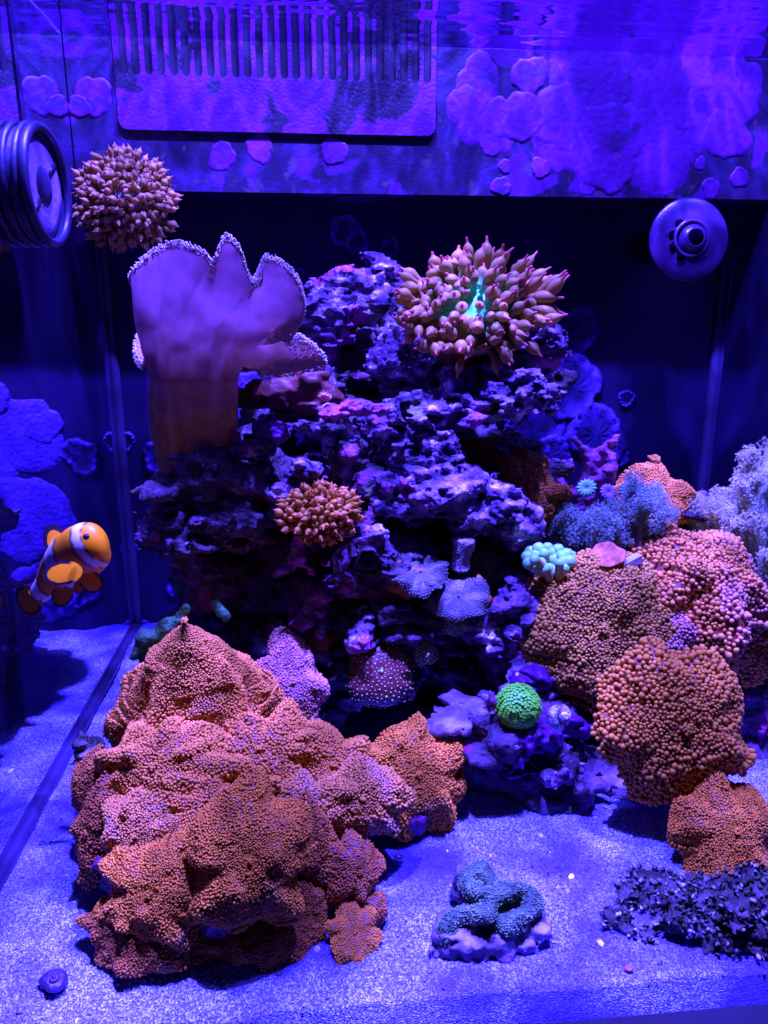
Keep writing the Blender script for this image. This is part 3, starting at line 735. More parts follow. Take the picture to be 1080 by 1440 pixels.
# ------------------------------------------------------------------ bumpy mushroom corals
BV, BF = lathe([(.66, -.5), (.86, .15), (1.0, .62), (.76, 1.15), (0, 1.42)], 6)
BVo, BFo = lathe([(.66, -.5), (.86, .15), (1.0, .62), (.78, 1.10), (.45, 1.34), (0, 1.42)], 8)
def mushroom(label, px, py, Y, R, nrm, bump_px=3.7, dome=.35, peak=2.0, ruffle=.10, lobes=5, knobs=6, aspect=(1, 1), seed=0, pm='orange_polyp', dm='disc_orange',
             spin=0.0, droop=.25, group='orange bumpy mushroom corals', cat='coral', single=0, name='mushroom_coral', dens=1.0, hgt=1.0, base=None, lob=1.0):
    rg = np.random.default_rng(seed + 1000)
    C = at(px, py, Y); m = mpp(C); Rm = R * m
    a, b, n = frame_of(nrm)
    a, b = a * math.cos(spin) + b * math.sin(spin), -a * math.sin(spin) + b * math.cos(spin)
    ph = rg.uniform(0, 6.28, 8)
    kn = [(math.sqrt(rg.uniform(.12, .95)), rg.uniform(0, 6.28), rg.uniform(.09, .19), rg.uniform(.07, .19)) for _ in range(knobs)]
    def f(r, t):
        w = 1 + lob * (.10 * np.sin(lobes * t + ph[0]) * r + .07 * np.sin((lobes + 3) * t + ph[1]) * r + .05 * np.sin(2 * t + ph[2]))
        x, y = r * w * np.cos(t) * aspect[0], r * w * np.sin(t) * aspect[1]
        h = dome * (1 - r ** peak) - droop * r ** 5
        h = h + ruffle * r ** 2 * (np.sin(lobes * t + ph[3]) + .6 * np.sin((lobes * 2 + 1) * t + ph[4]))
        h = h - .07 * np.exp(-(r / .13) ** 2) + .06 * np.exp(-(r / .055) ** 2)
        for (kr, kt, ks, ka) in kn:
            d2 = (r * np.cos(t) - kr * math.cos(kt)) ** 2 + (r * np.sin(t) - kr * math.sin(kt)) ** 2
            h = h + ka * np.exp(-d2 / ks ** 2)
        P = C + Rm * (x[:, None] * a + y[:, None] * b + h[:, None] * n)
        q = np.stack([fbm(P, .022, 2, seed), fbm(P + 5, .022, 2, seed + 3), fbm(P + 9, .022, 2, seed + 6)], 1)
        return P + q * ((.0028 if single else .0042) * np.clip(r, .2, 1) * (Rm / .04))[:, None]
    nr_, nt_ = 16, 64
    rr = np.linspace(0, 1, nr_ + 1)[1:]; tt = np.linspace(0, 2 * math.pi, nt_, endpoint=False)
    RR, TT = np.meshgrid(rr, tt, indexing='ij')
    top = f(RR.ravel(), TT.ravel()); cen = f(np.array([0.0]), np.array([0.0]))
    rim = top[-nt_:]
    under = []
    cc = C - n * Rm * .12
    for (sc, dp) in ((.97, .07), (.75, .20), (.42, .34), (.30, .55)):
        under.append(cc + (rim - cc) * sc - n * Rm * dp * (1.0))
    V = np.concatenate([cen, top] + under)
    F = [(0, 1 + s, 1 + (s + 1) % nt_) for s in range(nt_)]
    for q in range(nr_ - 1 + len(under)):
        for s in range(nt_):
            s2 = (s + 1) % nt_; A = 1 + q * nt_; Bq = A + nt_; F.append((A + s, Bq + s, Bq + s2, A + s2))
    F.append(tuple(range(1 + (nr_ + len(under)) * nt_ - 1, (nr_ + len(under) - 1) * nt_, -1)))
    bs = C - n * Rm * .6 if base is None else base
    t = thing(name, bs, label, cat, group)
    part(t, 'disc', V, F, M[dm])
    # bumps
    e = 2e-3
    eff = Rm * Rm * math.pi * aspect[0] * aspect[1] * (1 + dome * dome * 1.2 + .3)
    nc = int(eff / (bump_px * m * 1.4) ** 2 * 12)
    r = np.clip(np.sqrt(rg.uniform(0, 1.06, nc)), .02, 1.0); th = rg.uniform(0, 2 * math.pi, nc)
    P = f(r, th); dr = f(np.minimum(r + e, 1.02), th) - P; dt = f(r, th + e / np.maximum(r, .05)) - P
    nn = np.cross(dr, dt); ar = np.linalg.norm(nn, axis=1); nn /= ar[:, None] + 1e-12
    facing = (nn * (_c - P)).sum(1) / np.linalg.norm(_c - P, axis=1)
    keep = (rg.uniform(size=nc) < np.clip(ar / np.percentile(ar, 97), .12, 1)) & (facing > -.45)
    sz = bump_px * m * (.66 + .36 * r) * np.exp(np.clip(rg.normal(0, .15, nc), -.4, .4)) * np.where(rg.uniform(size=nc) < .03, 1.25, 1.0) * (1 + .22 * noise3(P, Rm * .35, seed + 70))
    gap = (1.36 if dens >= 1 else 1.5 / math.sqrt(dens))
    cell = bump_px * m * 1.3 * gap; grid = {}; pick = []
    Pl = P.tolist(); sl = sz.tolist()
    for q in np.nonzero(keep)[0].tolist():
        x, y, z = Pl[q]; kx, ky, kz = int(x / cell) , int(y / cell), int(z / cell) ; ok = True
        for ax in (kx - 1, kx, kx + 1):
            for ay in (ky - 1, ky, ky + 1):
                for az in (kz - 1, kz, kz + 1):
                    for w_ in grid.get((ax, ay, az), ()):
                        if (Pl[w_][0] - x) ** 2 + (Pl[w_][1] - y) ** 2 + (Pl[w_][2] - z) ** 2 < (gap * .5 * (sl[w_] + sl[q])) ** 2: ok = False; break
                    if not ok: break
                if not ok: break
            if not ok: break
        if ok: grid.setdefault((kx, ky, kz), []).append(q); pick.append(q)
    pick = np.array(pick); r, th, P, nn, sz = r[pick], th[pick], P[pick], nn[pick], sz[pick]; nb = len(pick)
    edge = r > .985
    if edge.any():
        o = (P - C); o /= np.linalg.norm(o, axis=1)[:, None]; nn[edge] = nn[edge] * .5 + o[edge] * .8
    nn += rg.normal(0, .16, nn.shape)
    # only bumps that are not hidden on the far side count
    ht = sz * hgt * rg.uniform(.8, 1.28, nb)
    if single:
        vis = (nn * (_c - P)).sum(1) > 0
        order = np.argsort(-(sz * vis))[:single]
        mk = np.zeros(nb, bool); mk[order] = True
        me = mesh_np('bump', BVo, BFo, M[pm])
        for q in order:
            aa, bb, n3 = frame_of(nn[q]); s = sz[q]
            mt = Matrix(((aa[0] * s, bb[0] * s, n3[0] * ht[q], P[q][0] - bs[0]), (aa[1] * s, bb[1] * s, n3[1] * ht[q], P[q][1] - bs[1]), (aa[2] * s, bb[2] * s, n3[2] * ht[q], P[q][2] - bs[2]), (0, 0, 0, 1)))
            link('bump', me, t, mtx=mt)
        P, nn, sz, ht = P[~mk], nn[~mk], sz[~mk], ht[~mk]
    PV, PF = place(BV, BF, P, nn, sz, ht, rg=rg)
    part(t, 'bumps', PV, PF, M[pm], kind='stuff')
    # mouth
    mz = int(12)
    mp = cen[0] + n * bump_px * m * .8
    q = rg.normal(0, 1, (mz, 3)); q -= np.outer(q @ n, n); q = q / (np.linalg.norm(q, axis=1)[:, None]) * (bump_px * m * rg.uniform(.3, 1.9, mz))[:, None]
    PV, PF = place(BV, BF, mp + q, np.tile(n, (mz, 1)) + q / (bump_px * m * 2), np.full(mz, bump_px * m * .8), np.full(mz, bump_px * m * 1.0), rg=rg)
    part(t, 'mouth', PV, PF, M[pm])
    return t

UP = np.array([0, 0, 1.0])
def build_mushrooms():
    G = 'orange mushroom corals of the mound on the sand'
    mu = lambda lab, x, y, Y, R_, n, bp, *r, **k: mushroom(lab, x, y, Y, R_, n, bp * (.70 if Y > .30 and x > 700 else .61), *r, **k)
    mu('tall pink cone-shaped mushroom coral, the peak of the mound on the sand', 276, 998, .348, 120, (.03, -.40, .92), 3.7, 1.5, 1.0, .07, 5, 4, (1.0, 1.0), 1, 'pink_polyp', 'disc_orange', droop=.30, group=G)
    mu('lilac bumpy coral lobe tucked between the pink cone and the dark rock', 408, 965, .375, 62, (.1, -.75, .65), 3.6, .5, 2, .1, 4, 4, (.75, 1.2), 2, 'lilac_polyp', 'disc_lilac', group=G)
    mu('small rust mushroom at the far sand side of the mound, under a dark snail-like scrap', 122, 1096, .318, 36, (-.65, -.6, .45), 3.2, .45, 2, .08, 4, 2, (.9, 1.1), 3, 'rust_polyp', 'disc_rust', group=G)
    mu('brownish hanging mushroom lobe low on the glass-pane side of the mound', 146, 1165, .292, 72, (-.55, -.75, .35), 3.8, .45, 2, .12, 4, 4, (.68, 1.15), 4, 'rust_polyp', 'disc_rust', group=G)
    mu('folded mushroom coral with lilac ridges just below the pink cone', 235, 1085, .300, 92, (-.22, -.72, .66), 4.0, .5, 2, .17, 6, 10, (1.15, .8), 5, 'pink_polyp', 'disc_orange', group=G)
    mu('heavily folded mushroom coral in the saddle between cone and side lobes', 365, 1070, .312, 92, (.08, -.62, .78), 4.2, .5, 2, .17, 6, 10, (1.2, .85), 6, 'pink_polyp', 'disc_orange', group=G)
    mu('ruffled mushroom coral on the shoulder of the mound beside the dark cavern', 455, 1085, .315, 72, (.3, -.65, .7), 4.0, .55, 2, .14, 5, 7, (1.05, .95), 7, 'pink_polyp', 'disc_orange', group=G)
    mu('golden orange mushroom disc leaning on the pale rock shelf', 583, 1092, .322, 82, (.25, -.76, .60), 3.7, .24, 2, .09, 5, 3, (1.0, .95), 8, 'orange_polyp', 'disc_orange', group=G)
    mu('bulging mushroom lobe overlapping the golden orange disc', 505, 1125, .292, 66, (.1, -.75, .62), 4.0, .5, 2, .13, 5, 6, (1.15, .8), 9, 'rosy_polyp', 'disc_orange', group=G)
    mu('broad smooth-faced orange mushroom disc with central mouth on the mound front', 352, 1205, .252, 94, (.12, -.88, .46), 3.5, .26, 2, .07, 5, 2, (.95, 1.05), 10, 'orange_polyp', 'disc_orange', group=G)
    mu('drooping orange mushroom disc at the low sand corner of the mound, lilac band on it', 222, 1252, .256, 90, (-.22, -.80, .55), 3.6, .34, 2, .10, 5, 4, (1.05, .85), 11, 'orange_polyp', 'disc_orange', group=G)
    mu('mushroom coral between the folded ridge and the drooping disc', 205, 1175, .276, 76, (-.25, -.8, .55), 3.7, .45, 2, .14, 5, 7, (.9, 1.0), 12, 'rosy_polyp', 'disc_rust', group=G)
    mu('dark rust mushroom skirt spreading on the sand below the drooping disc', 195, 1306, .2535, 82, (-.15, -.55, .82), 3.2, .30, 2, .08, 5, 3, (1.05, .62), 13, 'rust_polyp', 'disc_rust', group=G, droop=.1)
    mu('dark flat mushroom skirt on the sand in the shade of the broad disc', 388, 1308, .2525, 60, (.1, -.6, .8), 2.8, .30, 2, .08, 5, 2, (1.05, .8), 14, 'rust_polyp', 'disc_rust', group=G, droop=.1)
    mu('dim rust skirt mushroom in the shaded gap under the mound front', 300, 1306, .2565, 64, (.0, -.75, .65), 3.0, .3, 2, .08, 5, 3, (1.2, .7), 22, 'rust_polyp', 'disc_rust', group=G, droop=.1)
    mu('narrow mushroom lobe wedged beside the broad disc', 446, 1195, .272, 50, (.45, -.8, .35), 3.2, .4, 2, .1, 4, 3, (.7, 1.4), 15, 'rust_polyp', 'disc_rust', group=G)
    mu('purple-brown mushroom under the bulging lobe at the sand', 498, 1222, .268, 46, (.35, -.82, .42), 3.0, .4, 2, .1, 5, 3, (.9, 1.0), 16, 'rust_polyp', 'disc_lilac', group=G)
    mu('tiny round mushroom at the end of the purple-brown one', 530, 1278, .260, 20, (.4, -.7, .55), 2.6, .5, 2, .06, 4, 1, (1, 1), 17, 'rust_polyp', 'disc_lilac', group=G)
    mu('small flat star-patterned mushroom alone on the sand beside the mound', 498, 1312, .2505, 38, (.1, -.55, .83), 2.3, .22, 2, .08, 6, 1, (1.0, 1.05), 18, 'orange_polyp', 'disc_lilac', group=G, droop=.1)
    mu('short orange lobe filling the mound between broad disc and bulging lobe', 440, 1276, .261, 42, (.35, -.8, .45), 3.0, .4, 2, .1, 4, 2, (.7, 1.1), 19, 'rust_polyp', 'disc_rust', group=G)
    mu('pinkish ruffled lobe crowning the saddle behind the broad disc', 300, 1140, .283, 78, (-.02, -.72, .68), 4.0, .5, 2, .16, 6, 9, (1.15, .7), 20, 'pink_polyp', 'disc_orange', group=G)
    mu('rounded lobe under the ruffled shoulder facing the sand', 410, 1150, .284, 62, (.2, -.78, .58), 3.8, .5, 2, .14, 5, 6, (1.0, .9), 21, 'rosy_polyp', 'disc_orange', group=G)
    H = 'large orange bubbly mushrooms on the purple rock'
    mu('round coarse-bubbled mushroom coral on the purple rock above the green coral, mouth at its centre', 846, 885, .372, 112, (-.25, -.85, .46), 4.3, .20, 2, .07, 5, 2, (1.0, 1.0), 30, 'brown_polyp', 'disc_rust', group=H, single=300, hgt=1.1, lob=.6)
    mu('foremost bulging bubbly mushroom coral with knobbed crest and raised mouth, over the dark hollow', 952, 1018, .308, 106, (-.05, -.92, .38), 5.4, .26, 2, .06, 5, 3, (1.05, 1.0), 31, 'right_polyp', 'disc_orange', group=H, single=300, hgt=1.1, lob=.7)
    mu('draped cap-like mushroom coral with big bubbles and a purple bare patch', 985, 835, .395, 112, (.15, -.62, .77), 5.4, .55, 2, .13, 5, 6, (1.0, 1.0), 32, 'cap_polyp', 'disc_rust', group=H, hgt=1.15)
    mu('lilac bubbly fold between the draped cap and the foremost mushroom', 935, 880, .372, 66, (.05, -.8, .6), 4.4, .25, 2, .1, 5, 3, (.8, 1.1), 33, 'lilac_polyp', 'disc_lilac', group=H)
    mu('low shaggy mushroom on the rock foot above the algae rubble', 1022, 1170, .278, 80, (-.05, -.78, .62), 3.3, .35, 2, .09, 5, 3, (.95, .95), 34, 'orange_polyp', 'disc_rust', group=H)
    mu('upright bubbly lobe hanging off the draped cap beside the glass', 1058, 915, .385, 48, (.2, -.75, .6), 4.8, .5, 2, .12, 4, 4, (1.0, .8), 35, 'right_polyp', 'disc_rust', group=H)
    mu('finely bumped salmon fan mushroom standing behind the soft corals', 925, 700, .46, 58, (-.05, -.8, .55), 2.6, .35, 2, .16, 4, 3, (1.0, 1.0), 36, 'pink_polyp', 'disc_orange', group=H)
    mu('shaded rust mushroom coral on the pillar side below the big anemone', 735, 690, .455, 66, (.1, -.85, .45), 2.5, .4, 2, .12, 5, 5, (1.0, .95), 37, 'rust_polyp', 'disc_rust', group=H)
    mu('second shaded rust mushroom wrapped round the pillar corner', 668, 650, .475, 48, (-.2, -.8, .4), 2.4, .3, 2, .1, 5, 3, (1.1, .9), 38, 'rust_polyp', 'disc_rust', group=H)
build_mushrooms()

# rock under the orange mound so that the corals grow on something
def mound_rock():
    b = on_z(300, 1200); b[2] = 0
    bl = [E(275, 1010, .365, 85, 85, .035), E(300, 1130, .325, 130, 60, .04), E(430, 1120, .33, 90, 50, .035), E(280, 1230, .285, 110, 70, .035), E(400, 1240, .285, 60, 60, .025), E(540, 1130, .325, 70, 40, .02), E(170, 1180, .30, 40, 70, .02), E(345, 1000, .385, 80, 70, .03)]
    rock('mound_rock', 'dark rock buried beneath the mound of orange mushroom corals', bl, (), M['rock_dark'], b, seed=200, h=.003, rough=(.004, .03))
mound_rock()

# ------------------------------------------------------------------ leather coral
def build_leather():
    base = at(280, 655, .43)
    t = thing('leather_coral', base, 'big mauve leather coral with thick brown stalk and ruffled folded cap', 'coral')
    n = 120
    ang = np.linspace(0, 2 * math.pi, n, endpoint=False)       # 0 = left, then round the front to the right, then the back
    rimc = [(184, 392, .425), (212, 362, .405), (248, 346, .392), (285, 358, .386), (300, 372, .384), (316, 338, .384), (336, 352, .384), (350, 392, .386), (366, 398, .388), (372, 366, .386), (400, 376, .388),
            (420, 402, .392), (426, 440, .397), (412, 466, .402), (404, 482, .404), (424, 476, .405), (456, 506, .408), (436, 518, .412), (396, 524, .418), (362, 522, .430), (395, 455, .46), (330, 425, .475), (270, 420, .478), (225, 430, .47),
            (196, 470, .46), (190, 500, .45), (203, 515, .444), (207, 470, .438), (200, 435, .432), (205, 420, .430)]
    rim = catmull([at(*p) for p in rimc], n, True)
    fr = np.linspace(0, 1, n, endpoint=False)
    C0 = at(280, 655, .43); m = mpp(C0)
    def ring(py, half, cx, seed):
        c = at(cx, py, .43)
        w = 1 + .07 * np.sin(3 * ang + seed) + .035 * np.sin(7 * ang + seed * 2) + .02 * np.sin(13 * ang + seed)
        return c + (half * m * w)[:, None] * (-np.cos(ang)[:, None] * np.array([1, 0, 0]) - np.sin(ang)[:, None] * np.array([0, .8, 0]))
    st = [ring(668, 46, 280, 0), ring(640, 51, 278, .2), ring(605, 56, 276, .5), ring(570, 58, 276, .7), ring(535, 57, 278, .9), ring(505, 52, 280, 1.1), ring(485, 50, 283, 1.3)]
    rows = []
    for a, b in zip(st[:-1], st[1:]):
        for u in (0, .5): rows.append(a * (1 - u) + b * u)
    rows.append(st[-1])
    V = np.concatenate(rows); k = len(rows)
    F = np.array([(q * n + s_, q * n + (s_ + 1) % n, (q + 1) * n + (s_ + 1) % n, (q + 1) * n + s_) for q in range(k - 1) for s_ in range(n)])
    V = V + vnormals(V, F) * (fbm(V, .012, 2, 5) * .0012)[:, None]
    part(t, 'stalk', V, F, M['leather_stalk'])
    # cap: outer (under) surface from the stalk to the rim, then inner (upper) surface back to the middle
    rows = []
    s0 = st[4] * .985 + .015 * st[4].mean(0); s1 = ring(462, 74, 288, 1.6)
    for u in np.linspace(0, 1, 22):
        w1 = 2 * u * (1 - u); P = (1 - u) ** 2 * s0 + w1 * s1 + u * u * rim
        P = P + (fbm(P, .022, 2, 21) * .0065 * np.sin(math.pi * min(u * 1.1, 1)))[:, None] * np.array([.3, -1, .2])
        oo = P - at(285, 500, .43); oo[:, 2] *= .2; oo /= np.linalg.norm(oo, axis=1)[:, None] + 1e-9
        P = P + oo * ((.0030 * np.sin(7 * ang + 2 * np.sin(3 * ang) + 2.5 * u) + .0008 * np.sin(19 * ang + 5 * u)) * math.sin(math.pi * min(u * .9, 1)) ** 1.0)[:, None]
        rows.append(P)
    mid = at(300, 440, .435)
    out = rim - rim.mean(0); out /= np.linalg.norm(out, axis=1)[:, None]
    rows.append(rim + UP * .0022 - out * .0004)
    for u in np.linspace(.05, .96, 12):
        P = rim * (1 - u) + mid * u; P = P + UP * (.0028 * (1 - u)) - UP * (.010 * math.sin(math.pi * u)); rows.append(P)
    V = np.concatenate(rows); k = len(rows)
    F = np.array([(q * n + s_, q * n + (s_ + 1) % n, (q + 1) * n + (s_ + 1) % n, (q + 1) * n + s_) for q in range(k - 1) for s_ in range(n)])
    cap = part(t, 'cap', V, F, M['leather'])
    # polyps along the rim and the upper side next to it
    rg = np.random.default_rng(5)
    sv, sf = lathe([(.55, -.6), (.8, .2), (1, 1.1), (.6, 1.7), (0, 1.9)], 6)
    m_ = 8000
    i = rg.integers(0, n, m_); fr_ = rg.uniform(0, 1, m_)
    R0 = rim[i] * (1 - fr_)[:, None] + rim[(i + 1) % n] * fr_[:, None]
    u = rg.beta(1, 1.6, m_) * .30
    P = R0 * (1 - u)[:, None] + mid * u[:, None]; P = P + UP * (.0022 - .010 * np.sin(math.pi * u))[:, None]
    lip = rg.uniform(size=m_) < .45; o2 = R0 - rim.mean(0); o2 /= np.linalg.norm(o2, axis=1)[:, None]
    P[lip] = R0[lip] + o2[lip] * (rg.uniform(-.0002, .0010, lip.sum()))[:, None] - UP * (rg.uniform(-.0020, .0018, lip.sum()))[:, None]
    nn = np.tile(UP, (m_, 1)) + o2 * (.4 + lip * .8)[:, None] + rg.normal(0, .25, (m_, 3))
    PV, PF = place(sv, sf, P, nn, rg.uniform(.00028, .00042, m_), rg.uniform(.0004, .0007, m_), rg=rg)
    part(t, 'polyps', PV, PF, M['leather_polyp'], kind='stuff')
build_leather()

# ------------------------------------------------------------------ anemones
def tentacle_mesh(name, bulb, bend, body, tip, seg=9, base=None, nip=1.0):
    zs = np.array([0, .12, .28, .40, .50, .60, .69, .76, .81, .90, .97, 1.0])
    rs = np.array([.50, .46, .56, .80, .98, 1.0, .84, .52, .28, .22, .20, 0]) * bulb
    zraw = zs; zs = np.where(zs > .76, .76 + (zs - .76) * nip, zs)
    V = []; F = []; Cc = []
    gl = .62 if base is not None else .4
    base = base if base is not None else tuple(v * .8 for v in body)
    for z, r in zip(zs, rs):
        cx = bend * z * z
        c = np.array(base) * max(0, 1 - z / gl) + np.array(body) * (1 - max(0, 1 - z / gl))
        q = min(max((z - .76 - .04 * nip) / (.10 * nip), 0), 1); c = c * (1 - q) + np.array(tip) * q
        if r == 0: V.append((cx, 0, z)); Cc.append(c)
        else:
            for k in range(seg):
                a = 2 * math.pi * k / seg; V.append((cx + r * math.cos(a), r * math.sin(a), z)); Cc.append(c)
    for q in range(len(zs) - 2):
        for k in range(seg):
            k2 = (k + 1) % seg; F.append((q * seg + k, q * seg + k2, (q + 1) * seg + k2, (q + 1) * seg + k))
    L = (len(zs) - 2) * seg
    for k in range(seg): F.append((L + k, L + (k + 1) % seg, len(V) - 1))
    return mesh_np(name, V, F, M['tentacle'], True, np.array(Cc))
def anemone(label, px, py, Y, R, nrm, count, length, body, tip, disc_c, seed, dome=.35, spread=.9, bulb=.2, aspect=(1, 1), column=None, lenvar=.3, grow=None, rmin=.12, lift=0.0, nip=1.0, glow=None, group='bubble tip anemones'):
    rg = np.random.default_rng(seed)
    C = at(px, py, Y); m = mpp(C); Rm = R * m; a, b, n = frame_of(nrm)
    end = C - n * Rm * .9 if column is None else at(*column)
    t = thing('anemone', end, label, 'anemone', group)
    # oral disc
    k = 32; Vv = [C + n * Rm * dome * .9]; Cc = [disc_c]; Ff = []
    rr_ = (.15, .3, .5, .7, .9, 1.0)
    for rr in rr_:
        for s in range(k):
            tt = 2 * math.pi * s / k; Vv.append(C + Rm * (rr * (a * math.cos(tt) * aspect[0] + b * math.sin(tt) * aspect[1]) + n * (dome * (1 - rr * rr) - .1 * math.exp(-(rr / .3) ** 2))))
            w = min(1, max(0, (rr - .35) / .3)); Cc.append(tuple(np.array(disc_c) * (1 - w) + np.array(body) * .6 * w))
    for s in range(k): Ff.append((0, 1 + s, 1 + (s + 1) % k))
    nrow = len(rr_)
    col_rows = [(.9, .1), (.62, .35), (.5, .65), (.55, 1.0)]
    for sc, u in col_rows:
        c = C * (1 - u) + end * u
        for s in range(k):
            tt = 2 * math.pi * s / k; Vv.append(c + Rm * sc * (a * math.cos(tt) * aspect[0] + b * math.sin(tt) * aspect[1])); Cc.append(tuple(np.array(body) * .55))
    for q in range(nrow + len(col_rows) - 1):
        for s in range(k):
            s2 = (s + 1) % k; A = 1 + q * k; Bq = A + k; Ff.append((A + s, Bq + s, Bq + s2, A + s2))
    part(t, 'oral_disc', Vv, Ff, M['anemone_disc'], True, np.array(Cc))
    me = [tentacle_mesh('tentacle', bulb * rg.uniform(.85, 1.2), bd, tuple(np.array(body) * rg.uniform(.88, 1.08)), tip, nip=nip) for bd in (-.38, -.15, .05, .28, .45, .15)]
    mi = [tentacle_mesh('tentacle', bulb, bd, tuple(np.array(body) * .9), tip, base=glow, nip=nip) for bd in (-.2, .05, .25)] if glow else None
    for i in range(count):
        r = math.sqrt(rmin ** 2 + (1 - rmin ** 2) * (i + .5) / count); th = i * 2.399963 + rg.normal(0, .12)
        rad = a * math.cos(th) * aspect[0] + b * math.sin(th) * aspect[1]
        P = C + Rm * (r * rad + n * dome * (1 - r * r))
        ru = rad / np.linalg.norm(rad)
        d = n * (1 - spread * r * .75) + ru * spread * r + rg.normal(0, .30, 3) + UP * lift
        d /= np.linalg.norm(d)
        L = length * m * (1 + rg.uniform(-lenvar, lenvar)) * (grow(rad, r) if grow else 1.0)
        wd = length * m * rg.uniform(.85, 1.15)
        aa, bb, n3 = frame_of(d); sp = rg.uniform(0, 6.28)
        aa, bb = aa * math.cos(sp) + bb * math.sin(sp), -aa * math.sin(sp) + bb * math.cos(sp)
        o = P - end
        mt = Matrix(((aa[0] * wd, bb[0] * wd, n3[0] * L, o[0]), (aa[1] * wd, bb[1] * wd, n3[1] * L, o[1]), (aa[2] * wd, bb[2] * wd, n3[2] * L, o[2]), (0, 0, 0, 1)))
        link('tentacle', me[int(rg.integers(0, len(me)))] if not (glow and r < .62) else mi[i % 3], t, mtx=mt)
    return t
TAN, ROSE, TIPM = (.62, .40, .105), (.98, .66, .10), (.80, .13, .14)
def build_anemones():
    anemone('large tan anemone with magenta tentacle tips and turquoise centre on top of the pillar', 662, 437, .452, 82, (-.05, -.84, .5), 165, 40, TAN, TIPM, (.10, .95, .32), 3,
            dome=.30, spread=1.0, bulb=.205, aspect=(1.12, .80), column=(655, 520, .475), lenvar=.35, grow=lambda rad, r: .72 + .55 * max(0, rad[0]) + .25 * max(0, rad[2]) - .12 * (r < .55), rmin=.20, lift=.12, nip=.85, glow=(.10, .80, .30))
    anemone('round pale pink anemone hugging the overflow box near the glass corner', 176, 284, .500, 60, (.05, -.95, .15), 300, 18, (.54, .32, .085), (.62, .22, .12), (.3, .3, .3), 8,
            dome=.55, spread=1.05, bulb=.26, nip=.75, column=(176, 276, .545), rmin=.10, lenvar=.4)
    anemone('small peach anemone on the pillar front above the hanging worm tubes', 450, 722, .395, 46, (.25, -.85, .4), 170, 16, (.74, .36, .045), (.74, .24, .09), (.6, .5, .2), 12,
            dome=.45, spread=.95, bulb=.28, nip=.75, aspect=(1.15, .78), column=(450, 735, .425), rmin=.08, lenvar=.4)
    t = thing('tiny_anemone', at(456, 566, .42), 'tiny pink anemone with a few stubby fingers on the pale horned outcrop', 'anemone')
    me = tentacle_mesh('tentacle', .22, .15, (.95, .5, .22), (.95, .4, .3))
    for k, (dx, dz, L) in enumerate([(-6, 8, 14), (-1, 12, 17), (4, 10, 15), (9, 5, 11), (-9, 2, 9)]):
        m = mpp(at(456, 560, .42)); d = np.array([dx * .6, -4, 8 + dz]); a, b, n = frame_of(d); L *= m
        link('tentacle', me, t, mtx=Matrix(((a[0] * L * 1.5, b[0] * L * 1.5, n[0] * L, dx * m * .5), (a[1] * L * 1.5, b[1] * L * 1.5, n[1] * L, 0), (a[2] * L * 1.5, b[2] * L * 1.5, n[2] * L, 2 * m), (0, 0, 0, 1))))
build_anemones()

